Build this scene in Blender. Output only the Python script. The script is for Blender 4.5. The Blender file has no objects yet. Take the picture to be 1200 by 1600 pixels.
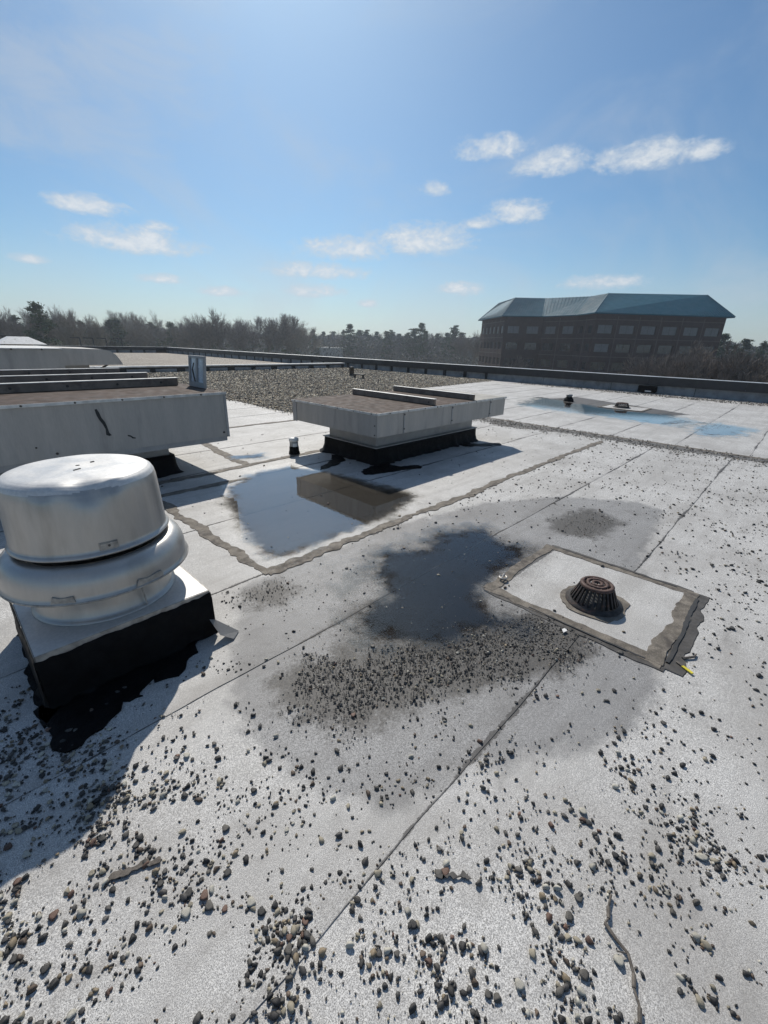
import bpy, bmesh, math, random
import numpy as np
from mathutils import Matrix, Vector, noise as mnoise
from mathutils.geometry import tessellate_polygon

random.seed(7); rng = np.random.default_rng(11)
scene = bpy.context.scene
COL = scene.collection
R = math.radians

# ------------------------------------------------------------------ camera
H, PITCH, ROLL, AZ = 1.6, 0.37604, 0.02601, 0.75768
def cam_matrix():
    fwd_h = Vector((math.cos(AZ), math.sin(AZ), 0)); right = Vector((math.sin(AZ), -math.cos(AZ), 0)); up = Vector((0, 0, 1))
    fwd = fwd_h * math.cos(PITCH) - up * math.sin(PITCH)
    vdown = -(up * math.cos(PITCH) + fwd_h * math.sin(PITCH))
    ix = right * math.cos(ROLL) - vdown * math.sin(ROLL)
    iy = right * math.sin(ROLL) + vdown * math.cos(ROLL)
    m = Matrix.Identity(4)
    for i in range(3):
        m[i][0] = ix[i]; m[i][1] = -iy[i]; m[i][2] = -fwd[i]
    m[2][3] = H
    return m
cd = bpy.data.cameras.new('camera'); cam = bpy.data.objects.new('camera', cd); COL.objects.link(cam)
cam.matrix_world = cam_matrix()
cd.sensor_fit = 'VERTICAL'; cd.sensor_height = 24; cd.lens = 665.9 / 1600 * 24
cd.clip_start = 0.05; cd.clip_end = 3000
scene.camera = cam

# ------------------------------------------------------------------ sun + sky + exposure
SUN_EL = R(44); SUN_XY = Vector((0.565, 0.825)).normalized()
sd = bpy.data.lights.new('sun', 'SUN'); sd.energy = 4.2; sd.angle = R(0.53); sd.color = (1.0, 0.94, 0.85)
sun = bpy.data.objects.new('sun', sd); COL.objects.link(sun)
sdir = Vector((SUN_XY.x * math.cos(SUN_EL), SUN_XY.y * math.cos(SUN_EL), math.sin(SUN_EL)))
sun.rotation_euler = sdir.to_track_quat('Z', 'Y').to_euler(); sun.location = (10, 15, 20)
scene.view_settings.view_transform = 'Standard'; scene.view_settings.look = 'None'
scene.cycles.max_bounces = 6; scene.cycles.diffuse_bounces = 3; scene.cycles.glossy_bounces = 3; scene.cycles.volume_bounces = 0; scene.cycles.transparent_max_bounces = 8
scene.view_settings.exposure = 0.0; scene.view_settings.gamma = 1.0

class NT:
    """small helper for building node trees"""
    def __init__(s, tree): s.t = tree; s.n = tree.nodes; s.l = tree.links
    def new(s, kind, **kw):
        nd = s.n.new(kind)
        for k, v in kw.items(): setattr(nd, k, v)
        return nd
    def put(s, sock, v):
        if v is None: return
        if hasattr(v, 'is_output'): s.l.new(v, sock)
        else:
            if hasattr(sock.default_value, '__len__') and not hasattr(v, '__len__'): v = (v,) * len(sock.default_value)
            if hasattr(v, '__len__') and len(v) == 3 and len(sock.default_value) == 4: v = (*v, 1)
            sock.default_value = v
    def math(s, op, a, b=None, c=None, clamp=False):
        nd = s.new('ShaderNodeMath', operation=op); nd.use_clamp = clamp
        for i, v in enumerate((a, b, c)): s.put(nd.inputs[i], v) if v is not None else None
        return nd.outputs[0]
    def vmath(s, op, a, b=None):
        nd = s.new('ShaderNodeVectorMath', operation=op); s.put(nd.inputs[0], a)
        if b is not None: s.put(nd.inputs[1], b)
        return nd.outputs[0]
    def mix(s, f, a, b, blend='MIX'):
        nd = s.new('ShaderNodeMix', data_type='RGBA', blend_type=blend); s.put(nd.inputs[0], f); s.put(nd.inputs[6], a); s.put(nd.inputs[7], b)
        return nd.outputs[2]
    def noise(s, vec, scale, detail=3, rough=0.5, dist=0.0):
        nd = s.new('ShaderNodeTexNoise'); s.put(nd.inputs['Vector'], vec); nd.inputs['Scale'].default_value = scale
        nd.inputs['Detail'].default_value = detail; nd.inputs['Roughness'].default_value = rough; nd.inputs['Distortion'].default_value = dist
        return nd.outputs[0]
    def voro(s, vec, scale, out='Distance', feature='F1'):
        nd = s.new('ShaderNodeTexVoronoi', feature=feature); s.put(nd.inputs['Vector'], vec); nd.inputs['Scale'].default_value = scale
        return nd.outputs[out]
    def ramp(s, f, lo, hi, a=0.0, b=1.0, smooth=True):
        nd = s.new('ShaderNodeMapRange', interpolation_type='SMOOTHSTEP' if smooth else 'LINEAR'); s.put(nd.inputs[0], f)
        for i, v in zip((1, 2, 3, 4), (lo, hi, a, b)): s.put(nd.inputs[i], v)
        return nd.outputs[0]
    def attr(s, name, out='Fac'):
        return s.new('ShaderNodeAttribute', attribute_name=name).outputs[out]
    def bump(s, h, strength, dist, normal=None):
        nd = s.new('ShaderNodeBump'); nd.inputs['Strength'].default_value = strength; nd.inputs['Distance'].default_value = dist
        s.put(nd.inputs['Height'], h)
        if normal is not None: s.l.new(normal, nd.inputs['Normal'])
        return nd.outputs[0]

# clouds: azimuth, elevation, half-widths in degrees, strength
CLOUDS = [(74.172, 11.55, 2.482, 0.717, 1), (70.796, 8.953, 4.401, 1.118, 1), (80.077, 6.589, 1.2, 0.4, 0.9), (68.728, 5.769, 1.782, 0.488, 0.9),
 (63.171, 4.934, 1.871, 0.452, 1), (49.029, 9.79, 3.859, 1.049, 1), (52.04, 7.568, 4.49, 0.773, .85),
 (52.335, 5.509, 2.647, 0.67, .85), (46.005, 4.412, 1.085, 0.553, 0.4), (39.793, 10.884, 4.237, 1.326, 1), (34.825, 6.116, 1.933, 0.663, 1),
 (29.54, 13.411, 2.55, 0.944, 1), (33.295, 12.537, 1.961, 0.578, 0.5), (38.449, 15.574, 1.408, 0.649, 0.45), (32.798, 18.677, 3.0, 0.9, 0.8),
 (26.422, 17.207, 2.817, 0.99, 0.9), (18.106, 16.954, 3.394, 1.036, 1), (13.115, 16.784, 1.41, 0.726, 0.4), (19.727, 6.627, 3.213, 0.67, 0.7),
 (68.292, 10.598, 1.35, 0.499, 0.4)]
for a in range(100, 355, 26):       # the same fair-weather clouds carry on round the horizon
    CLOUDS.append((a + rng.uniform(-4, 4), rng.uniform(6, 18), rng.uniform(2, 4.5), rng.uniform(.6, 1.2), rng.uniform(.5, 1)))
SKY_STRENGTH = 0.081
def build_world():
    w = bpy.data.worlds.new('World'); scene.world = w; w.use_nodes = True
    w.node_tree.nodes.clear(); k = NT(w.node_tree)
    sky = k.new('ShaderNodeTexSky', sky_type='NISHITA'); sky.sun_disc = False
    sky.sun_elevation = SUN_EL; sky.sun_rotation = math.atan2(SUN_XY.x, SUN_XY.y)
    sky.altitude = 50; sky.air_density = 1.0; sky.dust_density = 0.85; sky.ozone_density = 3.0
    d = k.new('ShaderNodeTexCoord').outputs['Generated']
    sep = k.new('ShaderNodeSeparateXYZ'); k.l.new(d, sep.inputs[0])
    az = k.math('MULTIPLY', k.math('ARCTAN2', sep.outputs[1], sep.outputs[0]), 180 / math.pi)
    el = k.math('MULTIPLY', k.math('ARCSINE', sep.outputs[2]), 180 / math.pi)
    azw = k.math('ADD', az, k.math('MULTIPLY', k.math('LESS_THAN', az, -20.0), 360))
    stretch = k.vmath('MULTIPLY', d, (1, 1, 1.9))
    n1 = k.noise(stretch, 24, 7, 0.62, 0.4); n2 = k.noise(stretch, 70, 5, 0.6)
    best = None
    for (a, e, wx, wy, s) in CLOUDS:
        # flat bases, rounded tops
        dx = k.math('MULTIPLY_ADD', azw, 1 / (wx * 1.25), -a / (wx * 1.25)); dy = k.math('MULTIPLY_ADD', el, 1 / (wy * 1.25), -e / (wy * 1.25))
        dy = k.math('MAXIMUM', dy, k.math('MULTIPLY', dy, -1.5))
        r2 = k.math('MULTIPLY_ADD', dx, dx, k.math('MULTIPLY', dy, dy))
        v = k.math('MULTIPLY_ADD', r2, -1.0, .65 + .65 * s)
        best = v if best is None else k.math('MAXIMUM', best, v)
    best = k.math('MAXIMUM', best, -1.5)
    val = k.math('ADD', best, k.math('MULTIPLY_ADD', n1, 3.4, -1.45))
    val = k.math('ADD', val, k.math('MULTIPLY_ADD', n2, 1.8, -0.9))
    cov = k.ramp(val, -0.3, 1.75)
    # thin high veil
    veil = k.ramp(k.noise(k.vmath('MULTIPLY', d, (1, 1, 1.4)), 2.6, 6, 0.6, 0.9), 0.40, 0.76, 0.0, 0.46)
    wx = k.math('MULTIPLY_ADD', azw, 1 / 15, -73 / 15); wy = k.math('ADD', k.math('MULTIPLY_ADD', el, 1 / 5.5, -20 / 5.5), k.math('MULTIPLY', wx, .5))
    wis = k.math('SUBTRACT', 1.0, k.math('MULTIPLY_ADD', wx, wx, k.math('MULTIPLY', wy, wy)))
    wis = k.math('MULTIPLY', k.ramp(k.math('ADD', wis, k.math('MULTIPLY_ADD', k.noise(k.vmath('MULTIPLY', d, (1, 1, 2.2)), 7, 6, .62, .6), 3.2, -1.6)), -.1, 1.5), .50)
    veil = k.math('MAXIMUM', veil, wis)
    hz = k.ramp(el, 0.0, 11.0, 0.42, 0.0)
    skyc = k.mix(veil, k.mix(1, sky.outputs[0], (.72, .96, 1.08), 'MULTIPLY'), (6.2, 7.0, 8.0))
    skyc = k.mix(hz, skyc, (7.5, 8.0, 8.5))
    white = k.mix(k.ramp(val, 0.6, 2.4), (7.0, 7.9, 8.9), (9.4, 9.8, 10.2))
    c = k.mix(k.math('MULTIPLY', cov, 0.92), skyc, white)
    bg = k.new('ShaderNodeBackground'); k.l.new(c, bg.inputs[0]); bg.inputs[1].default_value = SKY_STRENGTH
    out = k.new('ShaderNodeOutputWorld'); k.l.new(bg.outputs[0], out.inputs[0])
build_world()

# ------------------------------------------------------------------ helpers
def tag(o, label=None, cat=None, group=None, kind=None):
    for k_, v in (('label', label), ('category', cat), ('group', group), ('kind', kind)):
        if v: o[k_] = v
    return o
def link(name, me, mat=None, parent=None, loc=None):
    o = bpy.data.objects.new(name, me)
    if mat is not None and me is not None and len(me.materials) == 0: me.materials.append(mat)
    COL.objects.link(o)
    if parent: o.parent = parent
    if loc is not None: o.location = loc
    return o
def thing(name, label, cat, loc=(0, 0, 0), rz=0, group=None):
    o = bpy.data.objects.new(name, None); COL.objects.link(o); o.location = loc; o.rotation_euler = (0, 0, rz)
    o.empty_display_size = .2
    return tag(o, label, cat, group)
def np_mesh(name, V, F, smooth=False):
    """V (n,3); F (m,k) with constant k"""
    V = np.asarray(V, np.float32); F = np.asarray(F, np.int32)
    me = bpy.data.meshes.new(name); k_ = F.shape[1]
    me.vertices.add(len(V)); me.vertices.foreach_set('co', V.ravel())
    me.loops.add(F.size); me.loops.foreach_set('vertex_index', F.ravel())
    me.polygons.add(len(F)); me.polygons.foreach_set('loop_start', np.arange(0, F.size, k_, dtype=np.int32))
    me.polygons.foreach_set('use_smooth', np.full(len(F), smooth))
    me.update(calc_edges=True)
    return me
def set_attr(me, name, vals):
    a = me.attributes.new(name, 'FLOAT', 'POINT'); a.data.foreach_set('value', np.asarray(vals, np.float32))
class MB:
    """collects shapes, built as ONE mesh object"""
    def __init__(s): s.bm = bmesh.new()
    def box(s, x0, x1, y0, y1, z0, z1, M=None):
        r = bmesh.ops.create_cube(s.bm, size=1)
        for v in r['verts']:
            v.co = Vector(((x0 + x1) / 2 + v.co.x * (x1 - x0), (y0 + y1) / 2 + v.co.y * (y1 - y0), (z0 + z1) / 2 + v.co.z * (z1 - z0)))
            if M: v.co = M @ v.co
        return s
    def tube(s, p, q, r0, r1=None, n=8, cap=True):
        p, q = Vector(p), Vector(q); r1 = r0 if r1 is None else r1
        d = q - p; L = d.length
        if L < 1e-6: return s
        m = Matrix.Translation((p + q) / 2) @ d.to_track_quat('Z', 'Y').to_matrix().to_4x4()
        bmesh.ops.create_cone(s.bm, cap_ends=cap, segments=n, radius1=r0, radius2=max(r1, 1e-4), depth=L, matrix=m)
        return s
    def lathe(s, prof, c=(0, 0), n=72, fn=None):
        rings = []
        for (r, z) in prof:
            ring = []
            for i in range(n):
                t = 2 * math.pi * i / n; p = Vector((c[0] + r * math.cos(t), c[1] + r * math.sin(t), z))
                if fn: p = fn(p)
                ring.append(s.bm.verts.new(p))
            rings.append(ring)
        for a, b in zip(rings, rings[1:]):
            for i in range(n):
                f = s.bm.faces.new((a[i], a[(i + 1) % n], b[(i + 1) % n], b[i])); f.smooth = True
        return s
    def poly(s, pts, z0, z1):
        """prism over a plan outline"""
        n = len(pts); lo = [s.bm.verts.new((p[0], p[1], z0)) for p in pts]; hi = [s.bm.verts.new((p[0], p[1], z1)) for p in pts]
        for i in range(n): s.bm.faces.new((lo[i], lo[(i + 1) % n], hi[(i + 1) % n], hi[i]))
        for tri in tessellate_polygon([[Vector((p[0], p[1], 0)) for p in pts]]):
            for ring in (hi, lo):
                try: s.bm.faces.new([ring[i] for i in tri])
                except ValueError: pass
        return s
    def quad(s, *pts):
        s.bm.faces.new([s.bm.verts.new(p) for p in pts]); return s
    def build(s, name, mat, parent=None, bevel=0, loc=None, smooth=None):
        if bevel:
            ed = [e for e in s.bm.edges if e.calc_length() > bevel * 2.5 and len(e.link_faces) == 2 and e.calc_face_angle(0) > .5]
            bmesh.ops.bevel(s.bm, geom=ed, offset=bevel, segments=2, affect='EDGES', clamp_overlap=True)
        bmesh.ops.recalc_face_normals(s.bm, faces=s.bm.faces)
        me = bpy.data.meshes.new(name); s.bm.to_mesh(me); s.bm.free()
        if smooth:
            me.polygons.foreach_set('use_smooth', np.full(len(me.polygons), True))
        return link(name, me, mat, parent, loc)
def copy_tree(o, parent=None):
    c = o.copy(); COL.objects.link(c); c.parent = parent
    for ch in list(o.children): copy_tree(ch, c)
    return c
def sdist(P, poly):
    """signed distance, inside positive; P (n,2)"""
    A = np.asarray(poly, float); B = np.roll(A, -1, 0); d = np.full(len(P), 1e9); ins = np.zeros(len(P), bool)
    for a, b in zip(A, B):
        e = b - a; w = P - a; t = np.clip((w @ e) / (e @ e), 0, 1); q = w - t[:, None] * e
        d = np.minimum(d, (q ** 2).sum(1))
        c = (a[1] > P[:, 1]) != (b[1] > P[:, 1])
        with np.errstate(divide='ignore', invalid='ignore'):
            xi = a[0] + (P[:, 1] - a[1]) * e[0] / e[1] if e[1] != 0 else np.full(len(P), 1e9)
        ins ^= c & (P[:, 0] < xi)
    d = np.sqrt(d); return np.where(ins, d, -d)
def wobble(pts, step, amp, seed=0, freq=6):
    """subdivide a closed outline and roughen it"""
    out = []
    for i in range(len(pts)):
        a, b = Vector((*pts[i], 0)), Vector((*pts[(i + 1) % len(pts)], 0)); n = max(1, int((b - a).length / step)); nrm = (b - a).normalized().cross(Vector((0, 0, 1)))
        for j in range(n):
            p = a.lerp(b, j / n); q = Vector((p.x * freq, p.y * freq, seed))
            k_ = mnoise.noise(q) + .5 * mnoise.noise(q * 2.3) + .3 * mnoise.noise(q * 5.1)
            k2 = mnoise.noise(q + Vector((31, 7, 0)))
            out.append((p.x + nrm.x * k_ * amp + nrm.y * k2 * amp * .4, p.y + nrm.y * k_ * amp - nrm.x * k2 * amp * .4))
    return out

# ------------------------------------------------------------------ materials
MATS = {}
def mat(name, base, rough=.6, metal=0, var=.25, vscale=8, alt=None, altscale=3, altlo=.5, altcol_hi=.68, bump=0, bscale=60, bdist=.003, spec=.5, roughvar=.1, stretch=None, fine=0):
    m = bpy.data.materials.new(name); m.use_nodes = True; k = NT(m.node_tree); b = k.n['Principled BSDF']
    P = k.new('ShaderNodeTexCoord').outputs['Object']
    if stretch: P = k.vmath('MULTIPLY', P, stretch)
    n = k.noise(P, vscale, 5, .6)
    c = k.mix(k.ramp(n, .3, .7), tuple(x * (1 - var) for x in base), tuple(min(1, x * (1 + var)) for x in base))
    if fine:
        c = k.mix(1, c, k.mix(k.ramp(k.noise(P, vscale * 14, 2, .5), .35, .65), (1 - fine,) * 3, (1 + fine,) * 3), 'MULTIPLY')
    if alt: c = k.mix(k.ramp(k.noise(P, altscale, 6, .62), altlo, altcol_hi), c, alt)
    k.l.new(c, b.inputs['Base Color']); b.inputs['Metallic'].default_value = metal; b.inputs['Specular IOR Level'].default_value = spec
    k.put(b.inputs['Roughness'], k.ramp(k.noise(P, vscale * 1.7, 4), .3, .7, max(.03, rough - roughvar), min(1, rough + roughvar)))
    if bump: k.put(b.inputs['Normal'], k.bump(k.noise(P, bscale, 4, .6), bump, bdist))
    MATS[name] = m; return m
def membrane_mat():
    m = bpy.data.materials.new('cap sheet'); m.use_nodes = True; k = NT(m.node_tree); b = k.n['Principled BSDF']
    P = k.new('ShaderNodeTexCoord').outputs['Object']
    g1 = k.noise(P, 340, 3, .7); g2 = k.noise(P, 95, 3, .6); bl = k.noise(P, 1.3, 6, .62); bl2 = k.noise(P, 7, 5, .65)
    st = k.noise(k.vmath('MULTIPLY', P, (.5, 4, 1)), 2.0, 5, .6)
    c = k.mix(k.ramp(g1, .39, .61), (.20, .195, .185), (.85, .83, .79))
    c = k.mix(k.ramp(g2, .35, .7, 0, .42), c, (.26, .26, .265))
    c = k.mix(k.ramp(bl, .35, .70, 0, .62), c, (.29, .275, .255))
    c = k.mix(k.ramp(st, .45, .75, 0, .42), c, (.27, .255, .235))
    c = k.mix(k.ramp(bl2, .54, .78, 0, .5), c, (.2, .19, .18))
    edge = k.math('MULTIPLY_ADD', k.noise(P, 9, 5, .6), .22, -.11)
    damp = k.ramp(k.math('ADD', k.attr('damp'), edge), -.05, .06)
    wet = k.ramp(k.math('ADD', k.attr('wet'), k.math('ADD', edge, k.math('MULTIPLY_ADD', g2, .06, -.03))), -.03, .09)
    silt_refl = k.ramp(k.math('ADD', k.attr('silt'), k.math('ADD', k.math('MULTIPLY', edge, 1.5), k.math('MULTIPLY_ADD', k.noise(P, 60, 4, .7), .22, -.11))), -.08, .06)
    c = k.mix(k.ramp(k.math('ADD', k.attr('lap'), k.math('MULTIPLY_ADD', k.noise(P, 5, 5, .65), .5, -.25)), -.08, .10, .38, 0), c, (.21, .195, .175))
    foot = k.voro(k.vmath('ADD', P, k.noise(P, 3, 3)), 2.3)
    c = k.mix(k.ramp(foot, .10, .22, .22, 0), c, (.22, .21, .195))
    c = k.mix(damp, c, k.mix(1, c, (.56, .565, .58), 'MULTIPLY'))
    c = k.mix(wet, c, k.mix(1, c, (.22, .195, .175), 'MULTIPLY'))
    c = k.mix(k.math('MULTIPLY', silt_refl, .80), c, k.mix(k.ramp(k.noise(P, 90, 3, .7), .4, .65), (.018, .016, .014), (.075, .066, .055)))  # silt and grit, plus the hood's reflection painted into the puddle bed
    mud = k.ramp(k.math('ADD', k.attr('mud'), k.math('ADD', k.math('MULTIPLY', edge, 1.6), k.math('MULTIPLY_ADD', g2, .4, -.2))), -.24, .18)
    c = k.mix(mud, c, k.mix(1, c, (.20, .195, .19), 'MULTIPLY'))
    # bitumen that bled out along the laps, patchy
    px = k.vmath('MULTIPLY', P, (1, .15, 1))
    wv = k.math('MULTIPLY_ADD', k.noise(px, 1.1, 3, .6), .10, -.040); wv = k.math('MULTIPLY', wv, k.ramp(k.noise(P, 26, 4, .7), .3, .7, .35, 1.5))
    near_lap = k.math('MINIMUM', k.attr('lap'), k.math('ADD', k.attr('lap2'), .004))
    bl_ = k.ramp(k.math('SUBTRACT', wv, near_lap), -.0015, .0035)
    thin = k.math('MULTIPLY', k.ramp(near_lap, .0012, .0045, .8, 0), k.ramp(k.noise(px, 3.2, 4, .7), .42, .62))
    c = k.mix(k.math('MAXIMUM', k.math('MULTIPLY', bl_, .85), thin), c, (.05, .047, .045))
    k.l.new(c, b.inputs['Base Color'])
    sheen = k.ramp(k.math('ADD', k.attr('sheen'), k.math('ADD', k.math('MULTIPLY', edge, 2.0), k.math('MULTIPLY_ADD', g1, 1.1, -.55))), -.12, .35)
    rg = k.math('SUBTRACT', k.math('SUBTRACT', .66, k.math('MULTIPLY', damp, .0)), k.math('MULTIPLY', k.math('MAXIMUM', sheen, k.math('MULTIPLY', wet, .5)), .13))
    k.put(b.inputs['Roughness'], rg); k.put(b.inputs['Specular IOR Level'], k.math('MULTIPLY', k.ramp(sheen, 0, 1, .45, .6), k.math('SUBTRACT', 1.0, k.math('MULTIPLY', wet, .95))))      # index-matched under water
    h = k.math('ADD', k.math('MULTIPLY', g1, .6), g2)
    bn = k.bump(h, .45, .002)
    k.put(b.inputs['Normal'], k.bump(k.noise(P, 2.2, 4), .35, .02, bn))
    MATS['membrane'] = m
membrane_mat()
def water_mat():
    m = bpy.data.materials.new('rain water'); m.use_nodes = True; k = NT(m.node_tree); k.n.clear()
    P = k.new('ShaderNodeTexCoord').outputs['Object']
    gl = k.new('ShaderNodeBsdfGlossy'); gl.inputs['Roughness'].default_value = .012; gl.inputs['Color'].default_value = (1, 1, 1, 1)
    nb = k.bump(k.noise(P, 26, 3, .5), .05, .004); k.l.new(nb, gl.inputs['Normal'])
    tr = k.new('ShaderNodeBsdfTransparent'); tr.inputs[0].default_value = (.78, .77, .74, 1)
    geo = k.new('ShaderNodeNewGeometry'); dt = k.new('ShaderNodeVectorMath', operation='DOT_PRODUCT'); k.l.new(geo.outputs['Incoming'], dt.inputs[0]); k.l.new(geo.outputs['True Normal'], dt.inputs[1])
    ct = k.math('SUBTRACT', 1.0, k.math('ABSOLUTE', dt.outputs['Value'])); fres = k.math('MULTIPLY_ADD', k.math('POWER', ct, 5.0), .88, k.attr('clarity'), clamp=True)      # Schlick, same from both sides
    mx = k.new('ShaderNodeMixShader'); k.l.new(fres, mx.inputs[0]); k.l.new(tr.outputs[0], mx.inputs[1]); k.l.new(gl.outputs[0], mx.inputs[2])
    # granules of the cap sheet break through where the film is thin
    gr = k.math('ADD', k.math('MULTIPLY_ADD', k.noise(P, 150, 4, .75), .55, -.275), k.math('MULTIPLY_ADD', k.noise(P, 4, 6, .65), .50, -.25))
    film = k.ramp(k.math('ADD', k.attr('depth'), gr), -.02, .06)
    clear = k.new('ShaderNodeBsdfTransparent'); m2 = k.new('ShaderNodeMixShader'); k.l.new(film, m2.inputs[0]); k.l.new(clear.outputs[0], m2.inputs[1]); k.l.new(mx.outputs[0], m2.inputs[2])
    o = k.new('ShaderNodeOutputMaterial'); k.l.new(m2.outputs[0], o.inputs[0]); MATS['water'] = m
water_mat()
def stone_mat():
    m = bpy.data.materials.new('pebble stone'); m.use_nodes = True; k = NT(m.node_tree); b = k.n['Principled BSDF']
    P = k.new('ShaderNodeTexCoord').outputs['Object']
    c = k.attr('Col', 'Color'); n = k.noise(P, 90, 4, .6)
    c = k.mix(1, c, k.mix(k.ramp(n, .3, .7), (.62, .62, .62), (1.3, 1.28, 1.24)), 'MULTIPLY')
    c = k.mix(k.ramp(k.noise(P, 34, 4, .6), .56, .66, 0, .45), c, (.02, .019, .018))
    k.l.new(c, b.inputs['Base Color']); b.inputs['Roughness'].default_value = .62
    k.put(b.inputs['Normal'], k.bump(k.noise(P, 220, 3), .3, .002)); MATS['stone'] = m
stone_mat()
def gravel_bed_mat():
    m = bpy.data.materials.new('gravel ballast'); m.use_nodes = True; k = NT(m.node_tree); b = k.n['Principled BSDF']
    P = k.new('ShaderNodeTexCoord').outputs['Object']
    cell = k.new('ShaderNodeTexVoronoi'); k.put(cell.inputs['Vector'], P); cell.inputs['Scale'].default_value = 34
    hue = k.new('ShaderNodeSeparateColor'); k.l.new(cell.outputs['Color'], hue.inputs[0])
    c = k.mix(k.ramp(hue.outputs[0], .25, .95), (.08, .068, .055), (.58, .51, .41))
    c = k.mix(k.ramp(hue.outputs[1], .7, .9, 0, .6), c, (.2, .13, .09))
    c = k.mix(k.ramp(k.noise(P, .6, 6, .65), .42, .7, 0, .6), c, (.13, .105, .08))
    k.l.new(c, b.inputs['Base Color']); b.inputs['Roughness'].default_value = .75
    k.put(b.inputs['Normal'], k.bump(k.math('SUBTRACT', 1.0, cell.outputs['Distance']), .9, .03)); MATS['gravel'] = m
gravel_bed_mat()
mat('tar', (.0045, .0045, .005), .6, var=.35, vscale=14, bump=.5, bscale=40, bdist=.01, spec=.12)
mat('sealant', (.165, .145, .12), .78, var=.3, vscale=12, alt=(.08, .07, .062), altscale=9, bump=.3, bscale=60, bdist=.003, fine=.2, spec=.25)
mat('sealant_dark', (.06, .055, .05), .7, var=.35, vscale=16, bump=.4, bscale=60)
mat('bleed', (.045, .043, .042), .65, var=.4, vscale=30)
mat('galv', (.42, .395, .36), .55, .25, var=.06, vscale=3, alt=(.27, .255, .235), altscale=3.4, altlo=.48, altcol_hi=.85, bump=.03, bscale=10, stretch=(2.2, 2.2, .35), fine=.03)
mat('galv_dull', (.36, .355, .345), .55, .25, var=.08, vscale=5, alt=(.29, .285, .275), altscale=3.2, altlo=.45, altcol_hi=.8, fine=.04)
mat('galv_lip', (.6, .59, .56), .55, .25, var=.2, vscale=9)
mat('rail', (.22, .175, .14), .65, .1, var=.2, vscale=6, alt=(.14, .105, .085), altscale=5)
mat('rusttop', (.072, .050, .039), .8, .0, spec=.2, var=.3, vscale=6, alt=(.26, .235, .21), altscale=4.5, altlo=.62, altcol_hi=.85, bump=.12, bscale=30, fine=.12)
mat('palecover', (.36, .34, .30), .7, .0, spec=.3, var=.2, vscale=6, alt=(.22, .18, .15), altscale=5, altlo=.58, altcol_hi=.75)
mat('alu', (.46, .44, .41), .38, .6, stretch=(1, 1, .22), var=.05, vscale=6, alt=(.33, .31, .28), altscale=7, altlo=.45, altcol_hi=.85, bump=0, roughvar=.06, fine=.015)
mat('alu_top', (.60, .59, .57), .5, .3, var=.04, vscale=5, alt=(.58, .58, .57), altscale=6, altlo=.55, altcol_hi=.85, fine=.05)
mat('alu_dirty', (.36, .34, .31), .6, .5, var=.3, vscale=20)
mat('iron', (.035, .03, .028), .6, .2, var=.5, vscale=25, alt=(.11, .06, .045), altscale=14, altlo=.55, bump=.4, bscale=120)
mat('iron_rust', (.085, .05, .04), .75, .1, var=.4, vscale=40, bump=.4, bscale=150)
mat('bolt', (.07, .065, .06), .5, .5, var=.3, vscale=30)
mat('coping', (.022, .023, .026), .42, .0, var=.25, vscale=3, spec=.5)  # fascia of the metal cap, its shade painted into the colour
mat('coping_top', (.45, .46, .46), .45, .3, var=.2, vscale=2, alt=(.22, .22, .22), altscale=1.5)  # top of the same metal cap, painted bright as sunlit
mat('flashing', (.27, .28, .29), .6, .0, var=.18, vscale=3, alt=(.17, .17, .17), altscale=1.4)
mat('curbwhite', (.62, .62, .6), .55, .0, var=.15, vscale=2, alt=(.42, .4, .37), altscale=1.1)
mat('darkgap', (.03, .03, .03), .7, var=.3)
mat('brick', (.066, .042, .035), .85, spec=.2, var=.16, vscale=1.2, fine=.12)
mat('brick_band', (.11, .08, .072), .8, var=.12, vscale=1.2)
mat('glass', (.018, .02, .024), .08, .0, var=.2, vscale=.8, spec=.8, roughvar=.03)
mat('blind', (.15, .15, .15), .4, .0, var=.15, vscale=1.5)
mat('winframe', (.07, .055, .05), .6)
mat('roofmetal', (.004, .085, .128), .6, .0, spec=.15, var=.06, vscale=.5, alt=(.008, .085, .13), altscale=.35)
mat('bark', (.21, .18, .155), .9, spec=.05, var=.35, vscale=2)
mat('bark_pale', (.28, .245, .205), .9, spec=.05, var=.3, vscale=2)
mat('needle', (.066, .10, .048), .9, spec=.03, var=.45, vscale=.45)
mat('needle2', (.08, .105, .055), .9, spec=.03, var=.45, vscale=.45)
mat('wood_mass', (.17, .165, .145), .95, spec=.03, var=.4, vscale=.12)
mat('grass', (.14, .13, .07), .9, var=.3, vscale=.12, alt=(.1, .11, .05), altscale=.05)
mat('asphalt', (.05, .05, .052), .85, var=.25, vscale=.5)
mat('lowwall', (.5, .5, .48), .7, var=.1, vscale=.6)
mat('yellow', (.62, .52, .04), .5, var=.15, vscale=30)
mat('white_paint', (.72, .71, .68), .55, var=.12, vscale=12, alt=(.45, .43, .4), altscale=8, altlo=.6)
mat('pipe_grey', (.3, .3, .29), .55, .1, var=.3, vscale=20)
mat('lamp_dark', (.03, .03, .032), .5, var=.2)
mat('lidpanel', (.5, .56, .62), .25, .2, var=.15, vscale=6)
mat('driftwood', (.11, .095, .08), .85, var=.4, vscale=60)

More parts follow.
